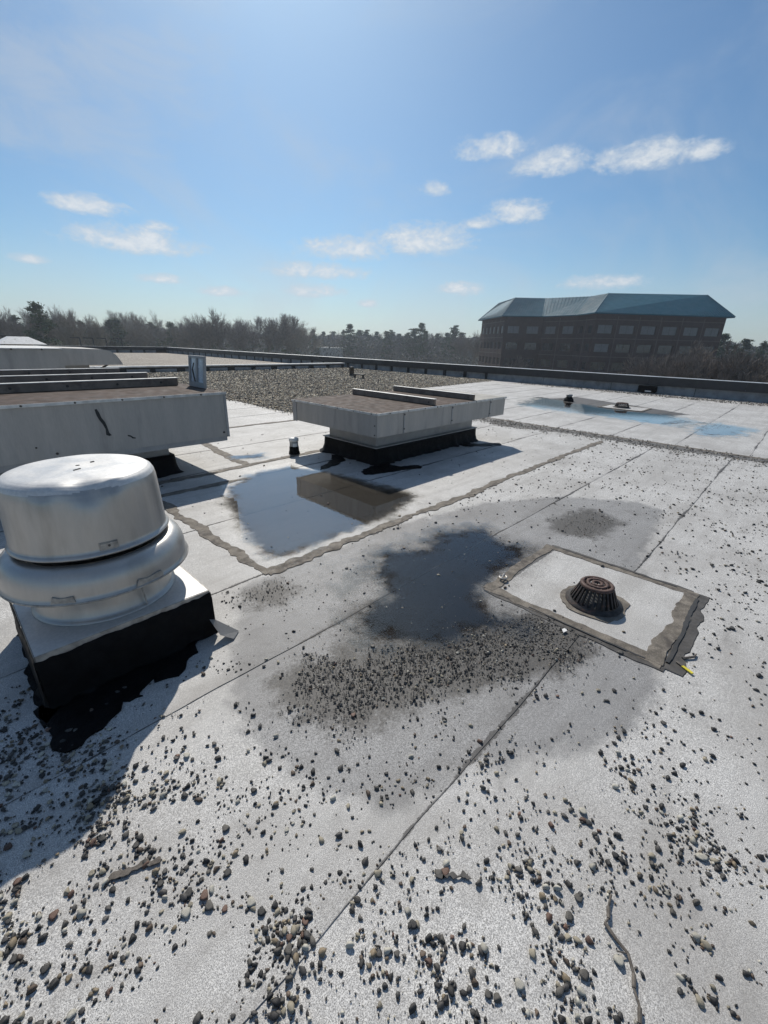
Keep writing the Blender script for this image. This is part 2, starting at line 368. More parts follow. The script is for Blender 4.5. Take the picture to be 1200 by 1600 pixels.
# ------------------------------------------------------------------ plan outlines of wet and dirty areas and the hood's painted reflection (metres on the roof)
P1 = [(2.17, 4.6), (2.73, 4.89), (3.24, 4.85), (3.45, 4.35), (3.5, 3.5), (3.62, 2.84), (2.82, 2.64), (2.48, 2.64), (1.61, 2.60), (1.52, 2.75), (1.7, 3.49), (1.89, 4.12)]
P2 = [(1.36, 1.5), (1.55, 1.72), (1.85, 1.70), (1.95, 1.95), (2.3, 2.2), (2.6, 1.98), (2.95, 2.12), (3.35, 1.85), (3.2, 1.6), (3.3, 1.33), (2.9, 1.27), (2.4, 1.3), (2.29, 1.2), (2.2, 1.05), (2.23, 0.88), (1.94, 1.02), (1.66, 1.10), (1.50, 1.31)]
P2B = [(1.45, 2.0), (1.75, 2.36), (2.3, 2.38), (3.3, 2.33), (3.7, 2.05), (3.3, 1.78), (2.6, 1.98), (2.1, 1.92), (1.8, 1.72), (1.5, 1.6)]
P3 = [(2.93, 5.88), (3.35, 5.75), (3.22, 5.44), (2.80, 5.67)]
P4 = [(12.3, 5.97), (14.6, 6.45), (13.81, 5.04), (13.3, 3.72), (13.5, 2.54), (12.8, 1.79), (11.75, 2.17), (12.0, 3.37), (12.0, 4.7)]
P5 = [(11.91, 1.63), (13.05, 1.37), (12.78, 0.74), (11.52, 0.83), (10.94, 1.3)]
DAMP = [(1.17, 2.48), (0.84, 1.93), (0.65, 1.59), (0.6, 1.37), (0.61, 1.15), (0.67, 0.93), (0.79, 0.71), (0.86, 0.65), (1.06, 0.61), (1.19, 0.55), (1.49, 0.33), (1.79, 0.16), (2.15, 0.12), (2.41, 0.18), (3.66, 0.6), (5.17, 0.75), (5.3, 1.03), (4.85, 1.72), (3.93, 2.25), (2.77, 2.48), (2.01, 2.5), (1.44, 2.5)]
FINES = [(0.90, 1.52), (1.17, 1.46), (1.5, 1.25), (1.8, 1.10), (2.30, 0.90), (2.36, 0.68), (2.3, 0.56), (2.03, 0.60), (1.65, 0.8), (1.3, 1.0), (1.02, 1.08), (0.88, 1.27)]
FINES2 = [(4.02, 1.44), (4.58, 1.33), (4.46, 1.04), (3.94, 1.1), (3.84, 1.3)]
FINES3 = [(1.16, 2.4), (1.41, 2.4), (1.49, 2.2), (1.26, 2.09), (1.11, 2.19)]
SILT_HOOD_REFL = [(2.55, 3.1), (2.75, 3.7), (3.1, 4.1), (3.5, 4.1), (3.65, 3.0), (3.2, 2.75), (2.6, 2.75)]  # silty bed, also darkened to paint in the hood's reflection on the puddle
SHEEN = [(1.3, 2.45), (2.2, 2.42), (2.3, 2.0), (1.75, 1.75), (1.5, 1.45), (1.15, 1.42), (.95, 1.65), (1.0, 2.0)]
RIM = [(1.55, 2.6), (1.45, 3.2), (1.7, 4.1), (2.1, 4.75), (2.7, 5.1), (3.4, 5.05), (3.7, 4.6), (3.9, 2.62)]
SILT4 = [(13.7, 6.45), (16.08, 5.92), (15.1, 3.59), (14.34, 2.12), (12.9, 2.82), (13.2, 4.22)]
WIND = [(9.2, 5.6), (9.2, -6), (9.0, -6), (8.9, 0.0), (8.75, 2.0), (8.85, 3.2), (8.45, 4.5), (8.9, 5.6)]

# ------------------------------------------------------------------ ground far below, deck, membrane sheets
gz = -8.0
g_ = np_mesh('ground', [(-900, -900, gz), (900, -900, gz), (900, 900, gz), (-900, 900, gz)], [(0, 1, 2, 3)])
tag(link('ground', g_, MATS['grass']), kind='structure')
pk = np_mesh('parking_lot', [(24, -60, gz + .05), (96, -60, gz + .05), (96, 70, gz + .05), (24, 70, gz + .05)], [(0, 1, 2, 3)])
tag(link('parking_lot', pk, MATS['asphalt']), kind='structure')
DX0, DX1, DY0, DY1 = -14.0, 20.75, -14.0, 55.0
deck = MB().box(DX0, DX1, DY0, DY1, gz, -.03).build('roof_deck', MATS['flashing']); tag(deck, kind='structure')

def sheet(x0, x1, y0, y1, res, dry=False, seed=0):
    """one roll of cap sheet: lapped, its upper edge lies over the next one"""
    nx = max(2, int((x1 - x0) / res) + 1); ny = max(3, int((y1 - y0) / res) + 1)
    xs = np.linspace(x0, x1, nx); ys = np.linspace(0, 1, ny)
    X, T = np.meshgrid(xs, ys)
    lo = y0 + np.array([mnoise.noise(Vector((x * 1.1, y0 * 7, 3))) + .5 * mnoise.noise(Vector((x * 4.3, y0 * 7, 5))) for x in xs]) * .013
    hi = y1 + .05 + np.array([mnoise.noise(Vector((x * 1.1, y1 * 7, 3))) + .5 * mnoise.noise(Vector((x * 4.3, y1 * 7, 5))) for x in xs]) * .013
    Y = lo[None, :] * (1 - T) + hi[None, :] * T
    Z = -.0032 * T + .001 * np.sin(X * 3.1 + seed) * np.sin(Y * 2.3)
    V = np.stack([X, Y, Z], -1).reshape(-1, 3)
    idx = np.arange(nx * ny).reshape(ny, nx)
    F = np.stack([idx[:-1, :-1], idx[:-1, 1:], idx[1:, 1:], idx[1:, :-1]], -1).reshape(-1, 4)
    # skirt along the lower-lapped edge gives the sheet its thickness
    sk = V[:nx].copy(); sk[:, 2] -= .012; base = len(V); V = np.vstack([V, sk])
    F = np.vstack([F, np.stack([base + np.arange(nx - 1), base + np.arange(1, nx), np.arange(1, nx), np.arange(nx - 1)], -1)])
    V[:, 2] += 0
    me = np_mesh('membrane_sheet', V, F)
    Pxy = V[:, :2]
    def field(polys, off=0):
        return np.max([sdist(Pxy, p) for p in polys], 0) + off
    near = x1 > -4 and y0 < 7
    set_attr(me, 'damp', np.full(len(V), -1.0) if dry else np.clip(field([DAMP, SILT4]), -1, 1))
    set_attr(me, 'wet', np.clip(field([P1, P2, P3, P4, P5]), -1, 1))
    set_attr(me, 'mud', np.clip(field([P2]), -1, 1)); set_attr(me, 'sheen', np.clip(field([RIM]), -1, 1))
    tt = np.concatenate([(Y - lo[None, :]).ravel(), np.zeros(nx)]); set_attr(me, 'lap', tt); set_attr(me, 'lap2', np.concatenate([(hi[None, :] - .05 - Y).ravel(), np.full(nx, 1)]))
    set_attr(me, 'silt', np.clip(np.full(len(V), -1.0) if dry else np.maximum(field([FINES, FINES2], .07), field([FINES3, SILT_HOOD_REFL, SILT4, WIND], -.02)), -1, 1))
    return link('membrane_sheet', me, MATS['membrane'], deck)
XM = 9.27
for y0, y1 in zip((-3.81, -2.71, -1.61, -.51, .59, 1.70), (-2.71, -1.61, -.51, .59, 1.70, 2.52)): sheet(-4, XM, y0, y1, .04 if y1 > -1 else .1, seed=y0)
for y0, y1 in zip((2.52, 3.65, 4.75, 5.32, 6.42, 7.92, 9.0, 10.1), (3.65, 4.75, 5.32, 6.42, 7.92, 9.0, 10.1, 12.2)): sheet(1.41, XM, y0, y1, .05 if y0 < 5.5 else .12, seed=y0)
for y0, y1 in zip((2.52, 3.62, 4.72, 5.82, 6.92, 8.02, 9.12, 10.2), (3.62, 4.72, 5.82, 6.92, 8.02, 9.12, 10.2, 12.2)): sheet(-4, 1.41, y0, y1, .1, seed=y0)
yb = [-6.2 + 1.1 * i for i in range(18)]
for y0, y1 in zip(yb, yb[1:]): sheet(XM, 20.3, y0, y1, .1, seed=y0)
for y0, y1 in zip([-14, -11, -8.5], [-11, -8.5, -3.81]): sheet(-4, XM, y0, y1, .4, seed=y0)

def ribbon(name, pts, width, m, parent=deck, z=.0025, thick=.001, seed=0, rough=.5, step=.02, gaps=0.0, freq=2.6):
    """strip of sealant with ragged edges laid along a line on the roof"""
    C, W = [], []
    for (a, b) in zip(pts, pts[1:]):
        a, b = Vector((*a, 0)), Vector((*b, 0)); n = max(2, int((b - a).length / step))
        for j in range(n): C.append(a.lerp(b, j / n))
    C.append(Vector((*pts[-1], 0)))
    bm = bmesh.new(); prev = None
    for i, c in enumerate(C):
        t = (C[min(i + 1, len(C) - 1)] - C[max(i - 1, 0)]).normalized(); nrm = Vector((-t.y, t.x, 0))
        q = Vector((c.x * freq, c.y * freq, seed))
        wl = width * (.5 + rough * (.55 * mnoise.noise(q) + .45 * mnoise.noise(q * 3.3) + .3 * mnoise.noise(q * 8))); wr = width * (.5 + rough * (.55 * mnoise.noise(q + Vector((9, 3, 5))) + .45 * mnoise.noise(q * 2.9 + Vector((1, 8, 2))) + .3 * mnoise.noise(q * 7.3)))
        if gaps and mnoise.noise(q * .35 + Vector((4, 4, 4))) < gaps - .5: wl *= .12; wr *= .12
        wl = max(wl, .0012); wr = max(wr, .0012); off = nrm * (mnoise.noise(q * .4 + Vector((2, 2, 9))) * width * rough * .5)
        h = thick
        row = [bm.verts.new(c + off + nrm * wl + Vector((0, 0, z - .004))), bm.verts.new(c + off + nrm * wl * .9 + Vector((0, 0, z + h * .85))), bm.verts.new(c + off + Vector((0, 0, z + h))),
               bm.verts.new(c + off - nrm * wr * .9 + Vector((0, 0, z + h * .85))), bm.verts.new(c + off - nrm * wr + Vector((0, 0, z - .004)))]
        if prev:
            for k_ in range(4): bm.faces.new((prev[k_], prev[k_ + 1], row[k_ + 1], row[k_]))
        prev = row
    bmesh.ops.recalc_face_normals(bm, faces=bm.faces)
    me = bpy.data.meshes.new(name); bm.to_mesh(me); bm.free()
    return link(name, me, MATS[m], parent)
# broad grey-brown repair strips
ribbon('sealant_strip', [(1.42, 2.53), (8.55, 2.53)], .10, 'sealant', seed=1, rough=.8)
ribbon('sealant_strip', [(1.40, 2.50), (1.39, 3.2), (1.42, 4.45), (1.40, 7.0)], .095, 'sealant', seed=2, rough=.7)
ribbon('sealant_strip', [(3.0, 8.9), (2.97, 7.24), (2.92, 6.26), (2.80, 5.3)], .14, 'sealant', seed=3)
ribbon('sealant_strip', [(1.45, 5.24), (2.1, 5.22), (2.84, 5.27), (3.54, 5.31), (4.1, 5.32)], .11, 'sealant', seed=4)
ribbon('sealant_strip', [(1.45, 4.78), (2.5, 4.74)], .10, 'sealant', seed=5)
ribbon('sealant_strip', [(3.6, 7.95), (6.1, 7.88)], .10, 'sealant', seed=6)
ribbon('sealant_strip', [(XM, 5.6), (9.2, 2.6), (XM, -6)], .10, 'sealant', seed=7)
# ------------------------------------------------------------------ puddles
def puddle(name, poly, res, label, z, gain=1.0, shift=-.03, f0=.1):
    A = np.array(poly); lo = A.min(0) - .25 / gain; hi = A.max(0) + .25 / gain
    nx = int((hi[0] - lo[0]) / res) + 1; ny = int((hi[1] - lo[1]) / res) + 1
    X, Y = np.meshgrid(np.linspace(lo[0], hi[0], nx), np.linspace(lo[1], hi[1], ny)); V = np.stack([X.ravel(), Y.ravel(), np.full(nx * ny, z)], 1)
    d = sdist(V[:, :2], poly); idx = np.arange(nx * ny).reshape(ny, nx)
    F = np.stack([idx[:-1, :-1], idx[:-1, 1:], idx[1:, 1:], idx[1:, :-1]], -1).reshape(-1, 4)
    F = F[(d[F].max(1) * gain > -.22)]
    used = np.unique(F); remap = np.zeros(len(V), int); remap[used] = np.arange(len(used))
    me = np_mesh(name, V[used], remap[F]); set_attr(me, 'clarity', np.full(len(used), f0)); set_attr(me, 'depth', np.clip(d[used] * gain, -1, .4) + shift)
    return tag(link(name, me, MATS['water']), label)
for p, r_, l, z, gn, sf in ((P1, .03, 'large sky-blue puddle in front of the raised metal hood', .0065, .8, 0.0), (P2, .025, 'dark blue puddle between the sealant strip and the drain patch', .0065, .55, -.0),
                 (P2B, .03, 'thin pale film of water along the long sealant strip', .0075, .5, -.07), (P3, .03, 'small round puddle left of the short vent pipe', .0065, .8, 0.0),
                 (P4, .08, 'long pale blue puddle beside the far roof drain', .0065, .30, .07), (P5, .06, 'smaller pale puddle to the right of the long far puddle', .0065, .35, .05)):
    tag(puddle('puddle', p, r_, l, z, gn, sf, .07 if p in (P2, P2B) else .3 if p in (P4, P5) else .18), kind='structure')

# ------------------------------------------------------------------ parapets and divider curb
PX = 20.3; PT = .64; PF = .31
def parapet(name, label, along, const, t0, t1, inner, pieces, gap):
    """low wall with overhanging dark coping and a row of base flashing panels; along 'y' or 'x'"""
    t = thing(name, label, 'parapet')
    def bx(mb, a0, a1, d0, d1, z0, z1):
        c0, c1 = sorted((const + inner * d0, const + inner * d1))
        return mb.box(c0, c1, a0, a1, z0, z1) if along == 'y' else mb.box(a0, a1, c0, c1, z0, z1)
    bx(MB(), t0, t1, -.30, -.012, -.03, PT - .06).build('wall_core', MATS['darkgap'], t)
    n = max(1, round((t1 - t0) / 3.05)); L = (t1 - t0) / n
    for i in range(n):
        a0, a1 = t0 + i * L + .004, t0 + (i + 1) * L - .004; w = .004 * mnoise.noise(Vector((i * 3.3, const, 0)))
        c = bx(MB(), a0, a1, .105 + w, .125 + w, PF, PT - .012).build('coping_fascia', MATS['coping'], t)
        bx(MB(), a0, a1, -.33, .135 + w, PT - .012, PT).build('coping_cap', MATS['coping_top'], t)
    for (a, b) in pieces:
        w = .005 * mnoise.noise(Vector((a * 3.3, const, 5)))
        bx(MB(), a, b, -.010, .012 + w, -.004, PF + .06).build('flashing_panel', MATS['flashing'], t)
    return t
pcs = []; y = 12.25
while y < 54.2: pcs.append((y + .10, y + 1.22)); y += 1.35
y = 12.2
while y > -13.5: pcs.append((y - 3.02, y - .012)); y -= 3.03
par = parapet('parapet_wall', 'low dark-capped parapet with grey flashing running along the right edge of the roof', 'y', PX + .14, -13.9, 54.35, -1, pcs, .1)
pcs = []; x = -13
while x < 19: pcs.append((x + .10, x + 1.22)); x += 1.35
parapet('parapet_wall', 'farthest low parapet across the back of the gravel roof', 'x', 54.5, -13.9, 20.4, -1, pcs, .1)
sc = MB().box(20.05, 20.16, 4.32, 5.0, .03, .29).build('scupper_flap', MATS['tar'], par, bevel=.02); sc['label'] = 'black tarred scupper patch on the grey flashing'
MB().box(20.03, 20.052, 4.5, 4.72, .07, .11).build('scupper_plate', MATS['white_paint'], sc)
def divider():
    t = thing('roof_divider_curb', 'low white-topped expansion curb crossing the gravel roof', 'curb', (0, 23.2, 0))
    MB().box(2.6, 20.1, -.09, .14, -.02, .28).build('curb_core', MATS['darkgap'], t)
    x = 2.6; i = 0
    while x < 20:
        g = .33 if i % 2 else .5
        MB().box(x, min(x + 1.0, 20.1), -.115, -.092, 0, .19).build('side_panel', MATS['flashing'], t); x += 1.0 + g * .85; i += 1
    for i in range(6): MB().box(2.55 + i * 2.93, 2.55 + (i + 1) * 2.93 - .008, -.17, .22, .265 , .33 + .002 * (i % 2)).build('cover_plate', MATS['curbwhite'], t, bevel=.01)
divider()

# ------------------------------------------------------------------ metal hoods
BOLT = None
def bolt(parent, loc, r=.011, axis='y'):
    global BOLT
    if BOLT is None:
        b = bmesh.new(); bmesh.ops.create_cone(b, cap_ends=True, segments=8, radius1=1, radius2=.75, depth=.9); BOLT = bpy.data.meshes.new('bolt'); b.to_mesh(BOLT); b.free(); BOLT.materials.append(MATS['bolt'])
    o = link('bolt', BOLT, None, parent, loc); o.scale = (r, r, r)
    o.rotation_euler = {'y': (R(90), 0, 0), 'x': (0, R(-90), 0), 'z': (0, 0, 0)}[axis]
    return o
def tar_splash(parent, poly, seed, z=.004, amp=.05, m='tar'):
    p = wobble(poly, .025, amp, seed, 7)
    return MB().poly(p, z - .012, z + .004).build('tar_splash', MATS[m], parent)
def flared_curb(x0, x1, y0, y1, h, flare, name, m, parent):
    """tar-flashed curb whose foot sweeps out on to the roof with a ragged edge"""
    bm = bmesh.new(); rings = []
    N = 160; per = 2 * ((x1 - x0) + (y1 - y0))
    def rect(s):
        s = s % per
        if s < x1 - x0: return Vector((x0 + s, y0)), Vector((0, -1))
        s -= x1 - x0
        if s < y1 - y0: return Vector((x1, y0 + s)), Vector((1, 0))
        s -= y1 - y0
        if s < x1 - x0: return Vector((x1 - s, y1)), Vector((0, 1))
        s -= x1 - x0; return Vector((x0, y1 - s)), Vector((-1, 0))
    cx, cy = (x0 + x1) / 2, (y0 + y1) / 2
    for lvl, (k_, z) in enumerate(((0, h), (.04, h * .8), (.12, h * .45), (.4, h * .15), (.8, .012), (1.0, -.004))):
        ring = []
        for i in range(N):
            p, n = rect(per * i / N); q = Vector((p.x * 6, p.y * 6, 2.2))
            f = flare * (.75 + .9 * max(-.6, mnoise.noise(q) + .6 * mnoise.noise(q * 2.6) + .4 * mnoise.noise(q * 6)))
            c = Vector((1 if p.x > cx else -1, 1 if p.y > cy else -1)); 
            corner = min(abs(abs(p.x - cx) - (x1 - x0) / 2), 9) + min(abs(abs(p.y - cy) - (y1 - y0) / 2), 9)
            o = n * f * k_ + (c * f * k_ * .7 * math.exp(-corner * 12))
            ring.append(bm.verts.new((p.x + o.x, p.y + o.y, z + (.006 * mnoise.noise(q * 3) if 0 < lvl < 5 else 0))))
        rings.append(ring)
    for a, b in zip(rings, rings[1:]):
        for i in range(N): bm.faces.new((a[i], a[(i + 1) % N], b[(i + 1) % N], b[i])).smooth = True
    bm.faces.new(rings[0])
    bmesh.ops.recalc_face_normals(bm, faces=bm.faces); me = bpy.data.meshes.new(name); bm.to_mesh(me); bm.free()
    return link(name, me, MATS[m], parent)

def centre_hood():
    x0, x1, y0, y1, zb, zt = 3.85, 7.06, 3.81, 5.61, .475, .785
    t = thing('intake_hood', 'galvanized low rectangular roof hood with two rails on its top, in the middle', 'roof vent', (0, 0, 0))
    o = .385
    flared_curb(x0 + o - .06, x1 - o + .06, y0 + o - .06, y1 - o + .06, .235, .085, 'curb', 'tar', t)
    for sx in (0, 1):
        MB().box(*((x0 + o, x0 + o + .004) if not sx else (x1 - o - .004, x1 - o)), y0 + o + .004, y1 - o - .004, .2, zb + .01).build('neck_panel', MATS['galv_dull'], t)
    for sy in (0, 1):
        MB().box(x0 + o, x1 - o, *((y0 + o, y0 + o + .004) if not sy else (y1 - o - .004, y1 - o)), .2, zb + .01).build('neck_panel', MATS['galv_dull'], t)
    MB().box(x0 + o - .075, x1 - o + .075, y0 + o - .075, y1 - o + .075, .228, .240).build('counter_flashing', MATS['galv_dull'], t)
    MB().box(x0 + .006, x1 - .006, y0 + .006, y1 - .006, zb + .012, zt - .008).build('box_core', MATS['galv_dull'], t)
    # side facing the sealant strip: four panels with standing joints
    xs = [x0, x0 + .52, x0 + 1.62, x0 + 2.72, x1]
    for i, (a, b) in enumerate(zip(xs, xs[1:])):
        w = .002 * (i % 2)
        MB().box(a + .003, b - .003, y0 - .003 - w, y0 + .003, zb, zt - .012).build('side_panel', MATS['galv'], t)
        if i: 
            MB().box(a - .012, a + .012, y0 - .012, y0 - .0045, zb + .004, zt - .02).build('joint_strip', MATS['galv_dull'], t)
            for z in (zb + .06, zt - .06): bolt(t, (a, y0 - .014, z), .012)
    MB().box(x0 - .004, x0 + .002, y0 + .003, y1 - .09, zb, zt - .012).build('end_panel', MATS['galv'], t)
    MB().box(x0 - .012, x0 + .002, y1 - .088, y1 + .004, zb - .01, zt - .006).build('corner_post', MATS['galv_dull'], t)
    MB().box(x1 - .002, x1 + .004, y0 + .003, y1, zb, zt - .012).build('end_panel', MATS['galv'], t)
    MB().box(x0, x1, y1 - .002, y1 + .004, zb, zt - .012).build('side_panel', MATS['galv'], t)
    # top sheets, split under the rails
    xt = [x0 - .012, x0 + 1.22, x0 + 2.25, x1 + .012]
    for i, (a, b) in enumerate(zip(xt, xt[1:])):
        MB().box(a, b - .004, y0 - .014, y1 + .014, zt - .012, zt + .001 * i).build('top_sheet', MATS['rusttop' if i < 2 else 'palecover'], t)
    MB().box(x0 - .018, x0 - .012, y0 - .014, y1 + .014, zt - .03, zt - .002).build('drip_edge', MATS['galv_lip'], t)
    MB().box(x0 - .018, x1 + .016, y0 - .022, y0 - .0145, zt - .03, zt - .001).build('drip_edge', MATS['galv_lip'], t)
    for x in (x0 + 1.22, x0 + 2.25):
        m = MB().box(x - .03, x + .03, y0 + .03, y1 - .02, zt + .002, zt + .085)
        r_ = m.build('top_rail', MATS['rail'], t, bevel=.006)
        MB().box(x - .034, x + .034, y0 + .026, y1 - .016, zt + .086, zt + .092).build('rail_cap', MATS['galv_lip'], r_)
        bolt(t, (x - .034, y0 + .12, zt + .04), .011, 'x'); bolt(t, (x, y0 - .022, zt - .018), .012)
    for i in range(9): bolt(t, (x0 + .22 + i * .36, y0 - .024, zt - .016), .009)
    for i in range(6): bolt(t, (x0 - .020, y0 + .08 + i * .33, zt - .016), .009, 'x')
    for z in (zb + .03, zb + .15): bolt(t, (x0 - .006, y0 + .03, z), .010, 'x')
    tar_splash(t, [(4.05, 4.1), (3.75, 4.0), (3.72, 3.85), (3.95, 3.78), (4.2, 3.68), (4.55, 3.62), (4.6, 3.72), (4.35, 3.84), (4.3, 4.1)], 3)
    tar_splash(t, [(6.2, 4.1), (6.15, 3.95), (6.5, 3.72), (6.75, 3.62), (6.85, 3.7), (6.5, 3.92), (6.4, 4.1)], 4, amp=.04)
    tar_splash(t, [(4.05, 5.0), (3.9, 4.75), (3.45, 4.5), (3.4, 4.42), (3.6, 4.45), (4.0, 4.6), (4.2, 4.9)], 5, amp=.03)
centre_hood()

def left_hood():
    x0, x1, y0, y1, zb, zt = -1.3, 2.55, 5.18, 8.95, .46, 1.0
    t = thing('intake_hood', 'big boxy roof hood with rusty brown top behind the silver fan', 'roof vent')
    flared_curb(x0 + .58, 1.98, y0 + .33, y1 - .4, .24, .10, 'curb', 'tar', t)
    MB().box(x0 + .62, 1.93, y0 + .38, y1 - .45, .2, zb + .02).build('neck', MATS['galv_dull'], t, bevel=.004)
    MB().box(x0 + .006, x1 - .006, y0 + .006, y1 - .006, zb + .012, zt - .008).build('box_core', MATS['galv_dull'], t)
    fp = MB().box(x0, x1 - .02, y0 - .004, y0 + .004, zb, zt - .01).build('front_panel', MATS['galv'], t)
    MB().box(x0 + .04, x1 - .02, y0 + .005, y0 + .05, zb - .06, zb - .002).build('bottom_lip', MATS['galv_dull'], t)
    MB().box(x1 - .019, x1 + .012, y0 - .009, y0 + .03, zb - .012, zt - .004).build('corner_post', MATS['galv_dull'], t)
    MB().box(x1 - .002, x1 + .005, y0 + .031, y1, zb, zt - .01).build('end_panel', MATS['galv'], t)
    MB().box(x0 - .012, x1 + .016, y0 - .014, y1 + .012, zt - .01, zt + .002).build('top_sheet', MATS['rusttop'], t)
    MB().box(x0 - .012, x1 + .018, y0 - .022, y0 - .0145, zt - .028, zt + .001).build('drip_edge', MATS['galv_lip'], t)
    for yy, xe in ((6.22, 2.42), (7.35, 2.42), (8.6, 2.4)):
        r_ = MB().box(x0, xe, yy, yy + .07, zt + .003, zt + .095).build('top_rail', MATS['rail'], t, bevel=.006)
        MB().box(x0, xe + .006, yy - .006, yy + .076, zt + .096, zt + .104).build('rail_cap', MATS['galv_lip'], r_)
        for i in range(6): bolt(t, (x0 + .9 + i * .52, yy - .004, zt + .05), .016)
    for i in range(8): bolt(t, (x1 - .3 - i * .42, y0 - .026, zt - .014), .011)
    bolt(t, (x1 - .06, y0 - .012, zb + .05), .013); bolt(t, (.75, y0 - .008, zb + .05), .014); bolt(t, (.6, y0 - .008, zb + .13), .009)
    hd = MB().tube((x1 + .005, y0 + .55, .62), (x1 + .13, y0 + .55, .635), .008, n=6).tube((x1 + .13, y0 + .55, .635), (x1 + .17, y0 + .55, .62), .008, n=6).tube((x1 + .005, y0 + .55, .60), (x1 + .17, y0 + .55, .62), .006, n=6); hd.build('handle', MATS['bolt'], t)
    # torn dark marks on the front panel
    def mark(pts):
        m = MB(); vs = [m.bm.verts.new((p[0], y0 - .0065, p[1])) for p in pts]
        for tri in tessellate_polygon([[Vector((p[0], p[1], 0)) for p in pts]]): m.bm.faces.new([vs[i] for i in tri])
        m.build('torn_mark', MATS['darkgap'], t)
    mark([(1.145, .905), (1.165, .91), (1.18, .87), (1.19, .82), (1.215, .77), (1.225, .72), (1.232, .66), (1.25, .63), (1.225, .625), (1.20, .64), (1.205, .70), (1.19, .75), (1.165, .80), (1.15, .85)])
    mark([(1.40, .615), (1.43, .605), (1.45, .585), (1.475, .575), (1.47, .565), (1.44, .57), (1.425, .59), (1.40, .60)])
left_hood()

def hatch_lid():
    """small framed lid standing open on the end of the big hood"""
    t = thing('hatch_lid', 'small open framed lid with pale panes standing on the rusty hood', 'hatch', (2.52, 5.62, 1.006))
    lean = .10
    def pt(x, y, z): return Vector((x + z * lean, y, z))
    M_ = Matrix(((1, 0, lean, 0), (0, 1, 0, 0), (0, 0, 1, 0), (0, 0, 0, 1)))
    w, h = .46, .39
    MB().box(-.012, .018, 0, .035, 0, h, M_).build('frame_side', MATS['galv_dull'], t); MB().box(-.012, .018, w - .035, w, 0, h, M_).build('frame_side', MATS['galv_dull'], t)
    MB().box(-.012, .018, .036, w - .036, h - .03, h, M_).build('frame_rail', MATS['galv_dull'], t); MB().box(-.012, .018, .036, w - .036, 0, .06, M_).build('frame_rail', MATS['galv_dull'], t)
    MB().box(-.010, .014, w * .5 - .022, w * .5 + .018, .061, h - .031, M_).build('mullion', MATS['galv_dull'], t)
    for a, b in ((.036, w * .5 - .023), (w * .5 + .019, w - .036)):
        MB().box(0.004, .010, a, b, .061, h - .031, M_).build('pane', MATS['lidpanel'], t)
    MB().tube(pt(-.02, w * .55, .07), pt(-.025, w * .68, .22), .010, n=6).tube(pt(-.025, w * .68, .22), pt(-.02, w * .6, .3), .007, n=6).build('stay_arm', MATS['bolt'], t)
hatch_lid()

def far_hoods():
    t = thing('intake_hood', 'pale grey boxy hood at the left edge, nearer of the two far hoods', 'roof vent', (0, 10, 0))
    MB().box(-1.6, 1.55, .3, 1.9, 0, .5).build('curb', MATS['galv_dull'], t)
    MB().box(-1.9, 1.9, .0, 2.2, .5, 1.36).build('box', MATS['galv'], t, bevel=.006)
    MB().box(-1.92, 1.915, -.02, 2.22, 1.362, 1.378).build('top_sheet', MATS['galv_lip'], t)
    for i in range(4): bolt(t, (.35 + i * .42, -.024, 1.36), .016)
    t = thing('intake_hood', 'long low grey hood with a rounded end, farther of the two far hoods', 'roof vent', (0, 12.6, 0))
    MB().box(-2, 2.95, .3, 1.7, 0, .94).build('neck', MATS['galv_dull'], t)
    m = MB(); pr = [(-2.4, .95), (3.62, .95), (3.58, 1.05), (3.5, 1.18), (3.38, 1.27), (3.2, 1.31), (2.3, 1.33), (-2.4, 1.36)]
    lo = [m.bm.verts.new((x, 0, z)) for x, z in pr]; hi = [m.bm.verts.new((x, 2.0, z)) for x, z in pr]
    m.bm.faces.new(lo); m.bm.faces.new(hi)
    for i in range(len(pr)): m.bm.faces.new((lo[i], lo[(i + 1) % len(pr)], hi[(i + 1) % len(pr)], hi[i]))
    m.build('shell', MATS['galv'], t)
    MB().box(2.36, 2.39, -.012, -.002, .96, 1.33).build('joint_strip', MATS['galv_dull'], t)
    MB().tube((3.3, .1, .95), (2.9, .15, .72), .022, n=6).build('brace', MATS['bolt'], t)
    t = thing('roof_ventilator', 'small pale pyramid vent cap rising behind the far hoods', 'vent', (2.05, 15.5, 0))
    MB().tube((0, 0, 0), (0, 0, 1.38), .3, n=16).build('stem', MATS['galv_dull'], t)
    m = MB(); a, b = .52, .2
    q = [m.bm.verts.new(p) for p in ((-a, -a, 1.36), (a, -a, 1.36), (a, a, 1.36), (-a, a, 1.36), (-b, -b, 1.54), (b, -b, 1.54), (b, b, 1.54), (-b, b, 1.54))]
    for f in ((0, 1, 2, 3), (4, 5, 6, 7), (0, 1, 5, 4), (1, 2, 6, 5), (2, 3, 7, 6), (3, 0, 4, 7)): m.bm.faces.new([q[i] for i in f])
    m.build('cap', MATS['white_paint'], t)
far_hoods()

